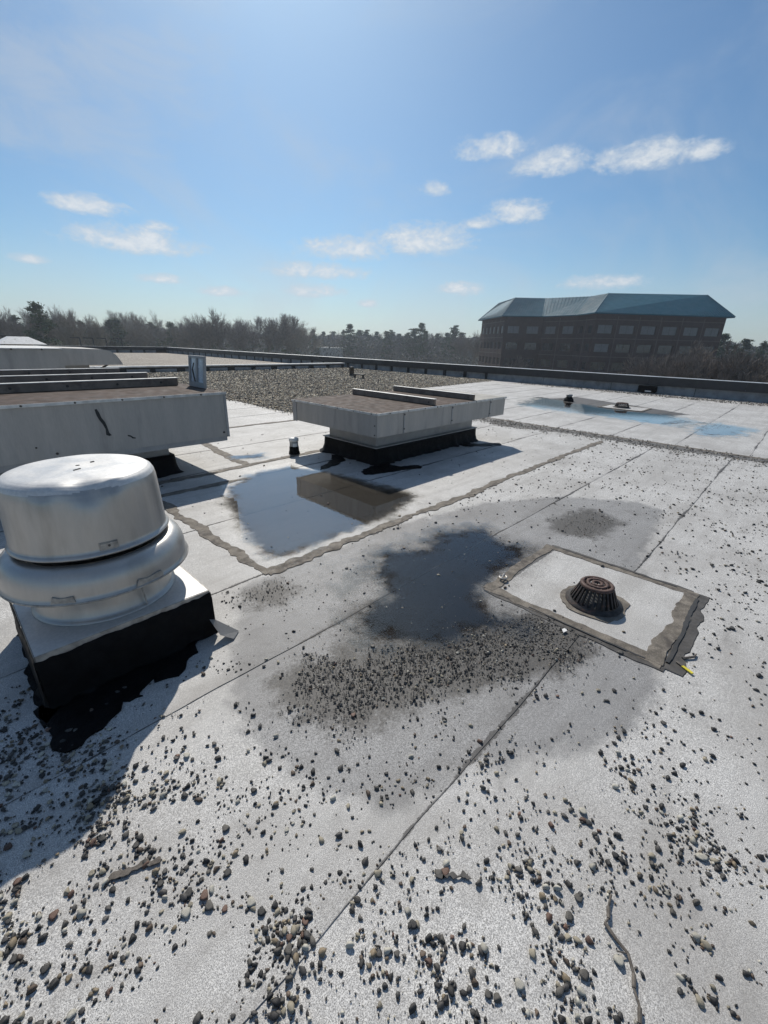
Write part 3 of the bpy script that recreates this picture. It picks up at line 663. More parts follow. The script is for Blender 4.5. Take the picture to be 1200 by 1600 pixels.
# ------------------------------------------------------------------ spun aluminium fan
def fan():
    t = thing('exhaust_fan', 'silver spun aluminium mushroom exhaust fan on a tarred curb in the left foreground', 'roof fan', (0.43, 2.5, 0))
    cx = .39; zc = .296
    cu = flared_curb(-cx + .02, cx - .02, -cx + .02, cx - .02, zc - .03, .035, 'curb', 'tar', t)
    MB().box(-cx, cx, -cx, cx, zc - .012, zc).build('base_plate', MATS['alu_top'], t, bevel=.003)
    # turned-down flange, with the tar lapping raggedly over it
    for (a0, a1, b0, b1) in ((-cx, cx, -cx - .004, -cx - .001), (-cx, cx, cx + .001, cx + .004), (-cx - .004, -cx - .001, -cx, cx), (cx + .001, cx + .004, -cx, cx)):
        MB().box(a0, a1, b0, b1, zc - .055, zc - .002).build('flange', MATS['alu_dirty'], t)
    for side in range(4):
        m = MB(); n = 60; prev = None; M_ = Matrix.Rotation(side * math.pi / 2, 4, 'Z')
        for i in range(n + 1):
            s = -cx - .006 + (2 * cx + .012) * i / n; q = Vector((s * 13, side * 5 + 2, 1)); top = zc - .026 + .014 * (mnoise.noise(q) + .6 * mnoise.noise(q * 2.7)) + .012 * (abs(s) / cx) ** 4 * (1 if s > 0 else -.6)
            row = [m.bm.verts.new(M_ @ Vector((s, -cx - .0055, top))), m.bm.verts.new(M_ @ Vector((s, -cx - .011, top - .012))), m.bm.verts.new(M_ @ Vector((s, -cx - .012, .1))), m.bm.verts.new(M_ @ Vector((s, -cx - .02, .03)))]
            if prev:
                for k_ in range(3): m.bm.faces.new((prev[k_], prev[k_ + 1], row[k_ + 1], row[k_])).smooth = True
            prev = row
        m.build('tar_coat', MATS['tar'], t)
    # inlet neck
    MB().lathe([(.338, zc + .001), (.338, zc + .008), (.327, zc + .012), (.318, zc + .03), (.308, zc + .08), (.312, zc + .17), (.325, zc + .25)]).build('neck', MATS['alu'], t)
    MB().tube((.095, -.326, zc + .012), (.085, -.313, zc + .16), .004, n=6).build('neck_seam', MATS['alu_dirty'], t)
    # wind band
    prof = [(.33, .475), (.40, .468), (.424, .466), (.430, .470), (.430, .477), (.423, .482), (.421, .50), (.420, .53), (.415, .56), (.402, .59), (.382, .612), (.355, .622), (.33, .62), (.30, .60)]
    def warp(p):
        a = math.atan2(p.y, p.x); p = p.copy(); k_ = .004 * mnoise.noise(Vector((math.cos(a) * 2, math.sin(a) * 2, p.z * 4)))
        p.x *= 1 + k_ * 2; p.y *= 1 + k_ * 2; p.z += k_ * .6; return p
    MB().lathe(prof, n=96, fn=warp).build('wind_band', MATS['alu'], t)
    MB().lathe([(.425, .464), (.433, .468), (.434, .474), (.429, .478)], n=96, fn=warp).build('band_rim', MATS['alu_dirty'], t)
    # motor cover with a dented shoulder
    prof = [(.325, .648), (.352, .648), (.357, .655), (.352, .664), (.345, .67), (.342, .72), (.339, .80), (.336, .88), (.333, .93), (.328, .955), (.318, .974), (.300, .988), (.275, .995), (.2, 1.0), (.1, 1.003), (.01, 1.004)]
    dd = Vector((math.cos(R(-98)), math.sin(R(-98)), 0)) * .325 + Vector((0, 0, .972)); d2 = Vector((math.cos(R(-128)), math.sin(R(-128)), 0)) * .325 + Vector((0, 0, .975)); d3 = Vector((math.cos(R(-80)), math.sin(R(-80)), 0)) * .325 + Vector((0, 0, .968))
    def dent(p):
        p = p.copy()
        for d, r_, k_ in ((dd, .10, .030), (d2, .07, .014), (d3, .05, .013)):
            f = math.exp(-((p - d).length / r_) ** 2 * 2)
            p += Vector((-d.x, -d.y, -.25)).normalized() * f * k_
        p.z += .002 * mnoise.noise(p * 9); return p
    prof2 = []
    for (r0, z0), (r1, z1) in zip(prof, prof[1:]):
        for j in range(3): prof2.append((r0 + (r1 - r0) * j / 3, z0 + (z1 - z0) * j / 3))
    prof2.append(prof[-1])
    mc = MB().lathe(prof2, n=144, fn=dent).build('motor_cover', MATS['alu'], t)
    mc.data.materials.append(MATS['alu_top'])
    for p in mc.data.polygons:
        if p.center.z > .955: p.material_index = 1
    MB().lathe([(.343, .672), (.3435, .668), (.349, .663)], n=96).build('cover_seam', MATS['alu_dirty'], t)
    # latch tab with its screw, patches of old sealant
    a = R(-92)
    M_ = Matrix.Rotation(a + R(90), 4, 'Z')
    MB().box(-.042, .036, -.349, -.340, .674, .712, M_).build('latch_tab', MATS['alu_dirty'], t, bevel=.004)
    b = bolt(t, M_ @ Vector((-.002, -.351, .694)), .006); b.rotation_euler = (R(90), 0, a + R(90))
    for ang, w in ((-75, .07), (-124, .05)):
        M_ = Matrix.Rotation(R(ang) + R(90), 4, 'Z')
        MB().poly([(x_, z_) for x_, z_ in wobble([(-w, .482), (w, .480), (w * .9, .512), (-w * .2, .505), (-w * .8, .515)], .008, .004, ang, 50)], -.4285, -.420).build('sealant_patch', MATS['alu_dirty'], t).matrix_local = M_ @ Matrix(((1, 0, 0, 0), (0, 0, 1, 0), (0, 1, 0, 0), (0, 0, 0, 1)))
    # flecks of old gasket on the cover
    for (fx, fy, ln, an) in ((-.02, -.08, .035, .5), (.07, .03, .018, .2)):
        M_ = Matrix.Translation((fx, fy, 1.0035)) @ Matrix.Rotation(an, 4, 'Z')
        MB().box(-ln / 2, ln / 2, -.004, .004, 0, .003, M_).build('fleck', MATS['darkgap'], t)
    # loose corner flashing at the foot
    m = MB(); pts = [(.36, -.42, .13), (.40, -.40, .10), (.47, -.42, .02), (.50, -.47, .006), (.44, -.52, .010), (.38, -.49, .05)]
    m.bm.faces.new([m.bm.verts.new(p) for p in pts]); bmesh.ops.solidify(m.bm, geom=m.bm.faces[:], thickness=.006)
    m.build('corner_flashing', MATS['galv_dull'], t)
    tar_splash(t, wobble([(-.46, -.36), (.3, -.36), (.25, -.5), (.12, -.56), (.0, -.5), (-.08, -.62), (-.16, -.56), (-.26, -.66), (-.34, -.70), (-.42, -.66), (-.44, -.45)], .04, .03, 3), 8, amp=.045)
    tar_splash(t, [(-.36, .4), (-.36, -.4), (-.44, -.5), (-.43, -.1), (-.41, .3)], 9, amp=.025)
fan()

# ------------------------------------------------------------------ drain patch, strainers, pipes
def strainer(t, r0, r1, h, m='iron', n=26):
    MB().lathe([(r0 * 1.18, -.002), (r0 * 1.18, .010), (r0, .016), (r0 * .99, .026)], n=48).build('base_ring', MATS[m], t)
    for i in range(n):
        a = 2 * math.pi * i / n; c, s = math.cos(a), math.sin(a)
        mm = MB(); w = .0065
        M_ = Matrix.Rotation(a, 4, 'Z')
        v = [mm.bm.verts.new(M_ @ Vector(p)) for p in ((r0, -w, .016), (r0, w, .016), (r0 - .016, w, .016), (r0 - .016, -w, .016), (r1 + .006, -w * .8, h), (r1 + .006, w * .8, h), (r1 - .012, w * .8, h), (r1 - .012, -w * .8, h))]
        for f in ((0, 1, 2, 3), (4, 5, 6, 7), (0, 1, 5, 4), (1, 2, 6, 5), (2, 3, 7, 6), (3, 0, 4, 7)): mm.bm.faces.new([v[i_] for i_ in f])
        mm.build('rib', MATS[m], t)
    MB().lathe([(r1 + .008, h - .012), (r1 + .010, h), (r1 + .002, h + .008), (r1 - .014, h + .008), (r1 - .016, h - .006)], n=40).build('top_ring', MATS['iron_rust'], t)
    for rr in (.62, .30):
        MB().lathe([(r1 * rr + .009, h - .004), (r1 * rr + .009, h + .011), (r1 * rr - .009, h + .011), (r1 * rr - .009, h - .004)], n=28).build('top_ring', MATS['iron_rust'], t)
    for i in range(10):
        a = 2 * math.pi * i / 10; b = 2 * math.pi * (i + .5) / 10
        MB().tube((r1 * .64 * math.cos(a), r1 * .64 * math.sin(a), h + .003), (r1 * math.cos(a), r1 * math.sin(a), h + .001), .006, n=5).build('top_bar', MATS['iron_rust'], t)
        if i % 2: MB().tube((r1 * .3 * math.cos(b), r1 * .3 * math.sin(b), h + .004), (r1 * .62 * math.cos(b), r1 * .62 * math.sin(b), h + .003), .006, n=5).build('top_bar', MATS['iron_rust'], t)
    MB().lathe([(r0 * .9, .004), (.01, .004)], n=32).build('drain_bowl', MATS['darkgap'], t)
def drain_patch():
    t = thing('drain_patch', 'square membrane patch with grey-brown sealed edges around the near roof drain', 'roof patch')
    a0, a1, b0, b1 = 2.44, 3.40, .20, 1.24
    p = wobble([(a0, b0), (a1, b0), (a1, b1), (a0, b1)], .03, .006, 2)
    me = sheet(a0, a1, b0, b1 - .05, .04, dry=True); me.parent = t; me.name = 'patch_sheet'; me.location.z = .0065
    zz = .006
    for i, (pts, w, w2) in enumerate((([(a0, b0 - .03), (a0, b1 + .03)], .085, .05), ([(a1, b0 - .03), (a1, b1 + .03)], .07, .05), ([(a0 - .03, b0), (a1 + .03, b0)], .10, .09), ([(a0 - .03, b1), (a1 + .03, b1)], .075, .05))):
        ribbon('sealant_edge', pts, w, 'sealant', parent=t, z=zz + .0006 * i, thick=.001, seed=20 + i, rough=.5)
    ribbon('sealant_edge', [(a0 - .04, b0 - .075), (a1 + .05, b0 - .06)], .10, 'sealant_dark', parent=t, z=.0022, thick=.001, seed=31, rough=.5)
    ribbon('sealant_edge', [(a0 - .055, b0 - .05), (a0 - .05, b1)], .05, 'sealant_dark', parent=t, z=.0022, thick=.001, seed=33, rough=.6)
    ribbon('sealant_edge', [(a1 + .05, b0), (a1 + .05, b1)], .05, 'sealant_dark', parent=t, z=.0022, thick=.001, seed=34, rough=.7)
    ribbon('crack', [(a0 + .02, b0 - .045), (a0 + .4, b0 - .05), (a0 + .7, b0 - .035), (a1 - .05, b0 - .04)], .02, 'darkgap', parent=t, z=.0095, thick=.0006, seed=41, rough=.9, step=.012)
    ribbon('crack', [(a1 + .03, b0 + .1), (a1 + .035, b1 - .1)], .014, 'darkgap', parent=t, z=.009, thick=.0006, seed=42, rough=.9, step=.012)
    ribbon('crack', [(a0 - .03, b0 + .05), (a0 - .036, b1 - .3)], .012, 'darkgap', parent=t, z=.009, thick=.0006, seed=43, rough=.9, step=.012)
    blob = wobble([(2.78 + .21 * math.cos(k_ * math.pi / 8) * (1.25 if 9 < k_ < 14 else 1), .66 + .21 * math.sin(k_ * math.pi / 8) * (1.3 if k_ in (0, 15, 14, 1) else 1)) for k_ in range(16)], .02, .022, 6)
    MB().poly(blob, .004, .0125).build('sealant_collar', MATS['sealant'], t)
    s = thing('drain_strainer', 'rusty cast-iron dome strainer on the near drain patch', 'drain strainer', (2.78, .66, .012))
    strainer(s, .150, .096, .135)
drain_patch()
def far_drain():
    t = thing('drain_patch', 'small pale square patch around the far roof drain', 'roof patch')
    m = sheet(13.75, 14.75, 3.2, 4.3, .2, dry=True); m.parent = t; m.name = 'patch_sheet'; m.location.z = .012
    for pts in ([(13.75, 3.2), (14.75, 3.2)], [(13.75, 4.35), (14.75, 4.35)], [(13.75, 3.2), (13.75, 4.35)], [(14.75, 3.2), (14.75, 4.35)]):
        ribbon('sealant_edge', pts, .06, 'sealant', parent=t, z=.009, thick=.008, step=.08)
    s = thing('drain_strainer', 'small black strainer on the far drain patch', 'drain strainer', (14.2, 3.85, .01)); strainer(s, .2, .15, .13, n=20)
    v = thing('vent_pipe', 'small grey capped stub pipe standing in the far puddle', 'pipe', (14.5, 5.55, 0))
    MB().lathe([(.16, 0), (.14, .08), (.10, .12), (.09, .14)], n=20).build('boot', MATS['tar'], v); MB().lathe([(.085, .1), (.085, .17), (.1, .17), (.1, .21), (.01, .22)], n=20).build('pipe', MATS['pipe_grey'], v)
far_drain()
def vent_pipe():
    t = thing('vent_pipe', 'short upright vent pipe with white cap near the raised hood', 'pipe', (3.68, 5.40, 0))
    MB().lathe([(.085, -.005), (.082, .03), (.074, .05), (.071, .10), (.068, .12)], n=28).build('boot', MATS['tar'], t)
    MB().lathe([(.066, .05), (.064, .225)], n=28).build('pipe', MATS['pipe_grey'], t)
    MB().lathe([(.0665, .195), (.072, .197), (.073, .232), (.066, .244), (.03, .25), (.001, .251)], n=28).build('cap', MATS['white_paint'], t)
    m = MB()
    for j in range(8): a = R(-140 + j * 9); m.bm.verts.new((.0672 * math.cos(a), .0672 * math.sin(a), .10)); m.bm.verts.new((.0672 * math.cos(a), .0672 * math.sin(a), .17))
    m.bm.verts.ensure_lookup_table()
    for j in range(7): m.bm.faces.new([m.bm.verts[i] for i in (2 * j, 2 * j + 2, 2 * j + 3, 2 * j + 1)])
    m.build('torn_label', MATS['white_paint'], t)
vent_pipe()
def far_bits():
    t = thing('vent_pipe', 'dark stub pipe standing in the gravel beyond the hood', 'pipe', (15.4, 17.1, 0)); MB().lathe([(.16, 0), (.13, .06), (.12, .4), (.13, .4), (.13, .46), (.01, .47)], n=18).build('pipe', MATS['bolt'], t)
    MB().lathe([(.24, 0), (.22, .02), (.13, .03)], n=18).build('collar', MATS['galv_dull'], t)
    t = thing('pipe_support', 'low dark bracket standing on the gravel beside the stub pipe', 'bracket', (14.6, 15.7, 0))
    MB().box(-.05, .05, -.32, -.26, 0, .17).build('leg', MATS['bolt'], t); MB().box(-.05, .05, .26, .32, 0, .17).build('leg', MATS['bolt'], t); MB().box(-.06, .06, -.33, .33, .171, .22).build('bar', MATS['bolt'], t)
far_bits()

def small_litter():
    # yellow strip with its dark stub
    t = thing('plastic_strip', 'yellow plastic strip lying by the corner of the drain patch', 'litter', (2.48, .078, .006), math.atan2(-.076, -.041))
    MB().box(-.01, .05, -.0085, .0085, 0, .006).build('strip', MATS['yellow'], t, bevel=.001); MB().box(-.045, -.011, -.006, .006, 0, .005).build('stub', MATS['driftwood'], t)
    t = thing('metal_ring', 'small shiny metal ring lying on the corner of the drain patch', 'ring', (2.60, 1.24, .03))
    bm = MB()
    for i in range(20):
        a, b = 2 * math.pi * i / 20, 2 * math.pi * (i + 1) / 20; bm.tube((.026 * math.cos(a), .026 * math.sin(a), 0), (.026 * math.cos(b), .026 * math.sin(b), 0), .006, n=6)
    bm.build('ring', MATS['alu'], t); MB().tube((-.02, .0, .0), (.03, .01, .012), .005, n=6).build('pin', MATS['alu'], t)
    # white flake
    def flake(name, label, cat, pts, m, z=.006, th=.004):
        o = MB().poly(pts, z, z + th).build(name, MATS[m]); return tag(o, label, cat)
    c = (2.317, .672); flake('paint_flake', 'white paint flake lying in the black grit beside the drain patch', 'flake', wobble([(c[0] - .022, c[1] - .008), (c[0] + .012, c[1] - .018), (c[0] + .024, c[1] + .002), (c[0], c[1] + .012)], .01, .004, 5, 40), 'white_paint', .012)
    flake('bark_piece', 'dark curled strip of old tar paper on the membrane at lower left', 'debris', wobble([(.01, 1.175), (.05, 1.15), (.10, 1.135), (.15, 1.105), (.155, 1.12), (.115, 1.15), (.07, 1.16), (.03, 1.185)], .008, .011, 6, 55), 'driftwood', .004, .004)
    flake('tar_blot', 'torn black tar blot among pebbles in the lower middle', 'tar blot', wobble([(.75, .43), (.79, .40), (.825, .36), (.835, .372), (.80, .405), (.775, .425), (.755, .44)], .006, .013, 7, 70), 'sealant_dark', .004, .004)
    # crooked twig
    t = thing('twig', 'crooked dark twig lying on the membrane at lower right', 'twig', (0, 0, .008))
    q = [(1.10, .016), (1.06, .012), (1.03, .002), (1.012, .006), (.995, -.03), (.985, -.065), (.95, -.09), (.92, -.098), (.89, -.12), (.86, -.128)]
    m = MB()
    for i, (a, b) in enumerate(zip(q, q[1:])):
        r_ = .0035 + .0025 * math.sin(i * 1.3 + .4) ** 2; m.tube((*a, .001 * i % .003), (*b, .001 * (i + 1) % .003), r_, r_ * .9, 6)
    m.build('stem', MATS['driftwood'], t); MB().tube((.985, -.065, .001), (.965, -.04, .006), .0025, .0015, 5).build('side_twig', MATS['driftwood'], t)
    t = thing('twig', 'short grey stick beside the yellow strip', 'twig', (0, 0, .007)); MB().tube((2.56, .10, 0), (2.62, .055, .003), .008, .006, 6).tube((2.62, .055, .003), (2.66, .052, 0), .006, .004, 6).build('stem', MATS['driftwood'], t)
small_litter()

# ------------------------------------------------------------------ pebbles and gravel
def ico(sub):
    b = bmesh.new(); bmesh.ops.create_icosphere(b, subdivisions=sub, radius=1); V = np.array([v.co[:] for v in b.verts]); F = np.array([[v.index for v in f.verts] for f in b.faces]); b.free(); return V, F
PAL = np.array([(.030, .029, .028), (.05, .048, .045), (.085, .08, .075), (.13, .12, .105), (.12, .085, .06), (.36, .32, .24), (.46, .44, .38), (.15, .085, .06), (.24, .19, .125)])
PAL = PAL * .8
PALW = np.array([.25, .20, .14, .09, .08, .10, .07, .02, .05])
def stone_shapes(sub, n):
    V, F = ico(sub); out = []
    for i in range(n):
        s = Vector((i * 7.1, i * 3.3, 1)); W = []
        for v in V:
            k_ = 1 + .42 * mnoise.noise(Vector(v) * 1.0 + s) + .24 * mnoise.noise(Vector(v) * 2.4 + s) + .10 * mnoise.noise(Vector(v) * 5 + s)
            W.append(np.array(v) * k_)
        W = np.array(W)
        for _ in range(7):                      # chipped faces
            nn = rng.normal(0, 1, 3); nn /= np.linalg.norm(nn); dd = rng.uniform(.45, .8); t_ = W @ nn - dd; W = W - np.where(t_ > 0, t_ * .93, 0)[:, None] * nn
        W = W / np.abs(W).max() * np.array([1, rng.uniform(.6, .95), rng.uniform(.40, .62)]); W[:, 2] = np.maximum(W[:, 2], -.34)
        out.append(W)
    return out, F
def scatter_mesh(name, xy, size, shapes, F, m, z0=.0, pal=None, smooth=True, z=None):
    n = len(xy); nv = len(shapes[0]); S = np.array(shapes)[rng.integers(0, len(shapes), n)]
    a = rng.uniform(0, 2 * math.pi, n); ca, sa = np.cos(a)[:, None], np.sin(a)[:, None]
    X = S[..., 0] * ca - S[..., 1] * sa; Y = S[..., 0] * sa + S[..., 1] * ca
    V = np.stack([X * size[:, None] + xy[:, 0:1], Y * size[:, None] + xy[:, 1:2], (S[..., 2] + .30) * size[:, None] + (z0 if z is None else z[:, None])], -1).reshape(-1, 3)
    FF = (F[None] + (np.arange(n) * nv)[:, None, None]).reshape(-1, 3)
    me = np_mesh(name, V, FF, smooth)
    c = PAL[rng.choice(len(PAL), n, p=PALW)] if pal is None else pal
    c = c * rng.uniform(.7, 1.3, (n, 1))
    ca_ = me.attributes.new('Col', 'FLOAT_COLOR', 'POINT'); ca_.data.foreach_set('color', np.repeat(np.hstack([c, np.ones((n, 1))]), nv, 0).astype(np.float32).ravel())
    me.materials.append(MATS[m]); return me
CLUS = [(1.533, -0.18, 0.10, 7), (0.796, 0.257, 0.10, 6), (0.557, 0.249, 0.13, 5), (0.093, 0.739, 0.16, 5), (0.035, 1.387, 0.17, 9), (0.225, 1.259, 0.12, 7), (-0.1, 1.863, 0.25, 9), (-0.157, 1.413, 0.2, 9),
        (0.321, 0.635, 0.09, 6), (0.408, 0.435, 0.09, 6), (1.861, 0.584, 0.14, 1.6), (2.374, -0.161, 0.26, 1.2), (0.946, 0.786, 0.07, 2), (4.093, -0.2, 0.5, 1.0), (5.646, 0.2, 0.7, .9), (0.36, 1.19, 0.13, 3.5),
        (0.9, 0.047, 0.09, 3), (1.595, 0.05, 0.12, 2.2), (1.303, 0.556, 0.08, 2.5), (1.295, 0.749, 0.07, 2.0), (1.731, 0.368, 0.12, 2.5), (.15, .95, .3, 3.5), (.95, .1, .3, 1.8), (.6, .55, .25, 1.6), (-.6, 2.6, .5, 5), (-.3, 1.1, .25, 7), (1.2, -.1, .3, 1.5), (3.2, -.3, .5, 1.0), (.15, .75, .28, 3.0), (.75, .05, .25, 2.6), (1.3, -.35, .3, 2.2)]
BLOCK = [(2.36, 3.5, .1, 1.32), (.02, .84, 2.06, 2.95), (4.1, 6.8, 4.1, 5.4)]
def density(x, y):
    d = np.full_like(x, .50) + 1.3 * np.exp(-((x - .6) ** 2 + (y - .35) ** 2) / .75 ** 2)
    for cx, cy, r_, w in CLUS: d = d + .6 * w * np.exp(-((x - cx) ** 2 + (y - cy) ** 2) / (r_ * r_) * .9)
    d = np.where(sdist(np.stack([x, y], 1), DAMP) > .08, d * .45, d)
    d = np.where(y > 2.5, .18, d)
    for a0, a1, b0, b1 in BLOCK: d = np.where((x > a0) & (x < a1) & (y > b0) & (y < b1), .06 if a0 > 2 else 0, d)
    return d
def clump(x, y):
    return np.array([max(0, .55 + 1.4 * mnoise.noise(Vector((a * 4.5, b * 4.5, 3))) + .8 * mnoise.noise(Vector((a * 13, b * 13, 8)))) for a, b in zip(x, y)])
def sample(n, x0, x1, y0, y1, top):
    x = rng.uniform(x0, x1, n); y = rng.uniform(y0, y1, n); k_ = rng.uniform(0, top, n) < density(x, y)
    x, y = x[k_], y[k_]; k_ = rng.uniform(0, 1.5, len(x)) < clump(x, y)
    return np.stack([x[k_], y[k_]], 1)
near = sample(170000, -.9, 2.2, -1.0, 2.4, 9)
mid = sample(80000, 2.2, 9.0, -3.2, 2.5, 2.6); mid2 = sample(9000, 1.5, 8.5, 2.6, 7.5, 1.2)
pts = np.vstack([near, mid, mid2])
size = np.clip(rng.lognormal(math.log(.0050), .58, len(pts)), .0016, .0158)
size[len(near):] = np.clip(size[len(near):] * 1.25, .004, .02)
ok = ~((np.hypot(pts[:, 0] - 2.78, pts[:, 1] - .66) < .22)); pts, size = pts[ok], size[ok]
zst = np.where((pts[:, 0] > 2.40) & (pts[:, 0] < 3.44) & (pts[:, 1] > .16) & (pts[:, 1] < 1.28), .007, .0)
print('pebbles', len(pts))
sh2, F2 = stone_shapes(2, 14); sh1, F1 = stone_shapes(1, 16)
# the 300 that show largest are single pebbles
app = size / np.sqrt(pts[:, 0] ** 2 + pts[:, 1] ** 2 + 1.6 ** 2)
fw = pts @ np.array([math.cos(AZ), math.sin(AZ)]); rt = pts @ np.array([math.sin(AZ), -math.cos(AZ)])
depth = fw * math.cos(PITCH) + 1.6 * math.sin(PITCH); down = 1.6 * math.cos(PITCH) - fw * math.sin(PITCH)
seen = (depth > .2) & (np.abs(rt / depth) < .89) & (down / depth < 1.19)
order = np.argsort(-app * seen); big = order[:300]; rest = np.setdiff1d(np.arange(len(pts)), big)
KINDS = [('charcoal pebble, one of the larger dark ones strewn over the near membrane', 'dark pebbles', [0, 1, 2], .45), ('brown pebble, one of the larger brownish ones strewn over the near membrane', 'brown pebbles', [4, 7, 8], .16),
         ('pale cream pebble, one of the larger light ones strewn over the near membrane', 'pale pebbles', [5, 6], .24), ('mid-grey pebble, one of the larger grey ones strewn over the near membrane', 'grey pebbles', [3], .15)]
protos = []
for lab, grp, idx, w in KINDS:
    lst = []
    for i in range(8):
        me = scatter_mesh('pebble', np.zeros((1, 2)), np.ones(1), [sh2[(i * 3) % len(sh2)]], F2, 'stone', pal=PAL[[idx[i % len(idx)]]]); lst.append(me)
    protos.append(lst)
for i in big:
    kd = rng.choice(4, p=[k_[3] for k_ in KINDS]); me = protos[kd][rng.integers(0, 8)]
    o = bpy.data.objects.new('pebble', me); COL.objects.link(o); o.location = (pts[i, 0], pts[i, 1], zst[i]); s = size[i]; o.scale = (s, s * rng.uniform(.85, 1.15), s * rng.uniform(.9, 1.25)); o.rotation_euler = (0, 0, rng.uniform(0, 6.28))
    tag(o, KINDS[kd][0], 'pebble', KINDS[kd][1])
nr = rest[app[rest] > .0042]; fr = rest[app[rest] <= .0042]
for ids, sh, F_, nm in ((nr, sh2, F2, 'scattered pebbles over the near half of the roof membrane'), (fr, sh1, F1, 'smaller scattered gravel over the roof membrane')):
    tag(link('loose_gravel', scatter_mesh('loose_gravel', pts[ids], size[ids], sh, F_, 'stone', z=zst[ids])), nm, 'gravel', kind='stuff')
# black grit washed together around the puddle
def in_poly(polys, n, soft=.05):
    out = []
    for p, k_ in polys:
        A = np.array(p); lo, hi = A.min(0) - .15, A.max(0) + .15; q = rng.uniform(lo, hi, (int(n * k_), 2)); d = sdist(q, p)
        nz = np.array([mnoise.noise(Vector((a * 5, b * 5, 1))) + .6 * mnoise.noise(Vector((a * 17, b * 17, 4))) for a, b in q])
        out.append(q[(d + soft * 2.2 * nz > rng.normal(0, soft, len(q)))])
    return np.vstack(out)
SH0, F0 = stone_shapes(1, 8); V0, F00 = ico(1)
b0 = bmesh.new(); bmesh.ops.create_icosphere(b0, subdivisions=1, radius=1); b0.free()
def tiny(n):
    out = []
    V = np.array([(1, 0, 0), (-.9, .1, 0), (.1, .8, 0), (-.1, -.8, .1), (.1, .1, .6), (0, 0, -.3)]); F = np.array([(0, 2, 4), (2, 1, 4), (1, 3, 4), (3, 0, 4), (2, 0, 5), (1, 2, 5), (3, 1, 5), (0, 3, 5)])
    for i in range(n): out.append(V * rng.uniform(.7, 1.3, V.shape))
    return out, F
sh0, F0 = tiny(14)
grit = in_poly([(FINES, 30000), (FINES2, 1800), (FINES3, 1200)], 1, .06)
gcol = PAL[rng.choice(len(PAL), len(grit), p=[.40, .22, .12, .06, .04, .07, .06, .01, .02])]
gs = np.clip(rng.lognormal(math.log(.0032), .5, len(grit)), .0014, .011)
tag(link('black_grit', scatter_mesh('black_grit', grit, gs, sh0, F0, 'stone', z0=.001, pal=gcol, smooth=False)), 'dark grit washed into a bank beside the puddle', 'grit', kind='stuff')
wr = in_poly([(WIND, 11000)], 1, .24)
tag(link('gravel_windrow', scatter_mesh('gravel_windrow', wr, np.clip(rng.lognormal(math.log(.011), .35, len(wr)), .005, .024), sh0, F0, 'stone', smooth=False)), 'bank of dark gravel along the cross seam right of the hood', 'gravel', kind='stuff')
W2 = [(19.6, 10), (19.9, 10), (19.9, -3), (19.1, -3), (18.9, 3)]
wr = in_poly([(W2, 5000)], 1, .15)
tag(link('gravel_windrow', scatter_mesh('gravel_windrow', wr, np.clip(rng.lognormal(math.log(.02), .3, len(wr)), .01, .035), sh0, F0, 'stone', smooth=False)), 'thin line of gravel along the foot of the right parapet', 'gravel', kind='stuff')
# ballasted part of the roof
GP = [(-13.8, 12.15), (6.0, 12.1), (6.02, 8.6), (7.6, 8.3), (9.4, 9.4), (11.5, 11.0), (14.8, 11.15), (20.28, 11.7), (20.28, 54.3), (-13.8, 54.3)]
gp = wobble(GP, .12, .10, 4, 2.5)
m = MB(); vs = [m.bm.verts.new((p[0], p[1], .014)) for p in gp]
for tri in tessellate_polygon([[Vector((p[0], p[1], 0)) for p in gp]]): m.bm.faces.new([vs[i] for i in tri])
gb = m.build('gravel_bed', MATS['gravel']); tag(gb, 'tan and grey gravel ballast covering the back of the roof', 'gravel', kind='stuff')
if gb.data.polygons[0].normal.z < 0: gb.data.flip_normals()
n = 190000; u = rng.uniform(0, 1, n) ** 1.7; q = np.stack([rng.uniform(3, 20.2, n), 8.3 + u * 16], 1)
d = sdist(q, GP); k_ = d > rng.normal(-.02, .12, n); q = q[k_]; 
sz = np.clip(rng.lognormal(math.log(.021), .35, len(q)), .009, .045) * (1 + np.clip(q[:, 1] - 12, 0, 12) * .05)
PB = PAL[[2, 3, 3, 8, 5, 4, 6, 1, 0, 6]] * np.array([1.75, 1.6, 1.35]); cpal = PB[rng.integers(0, len(PB), len(q))]
tag(link('gravel_stones', scatter_mesh('gravel_stones', q, sz, sh0, F0, 'stone', z0=.012, pal=cpal, smooth=False)), 'loose stones on top of the gravel ballast', 'gravel', kind='stuff')

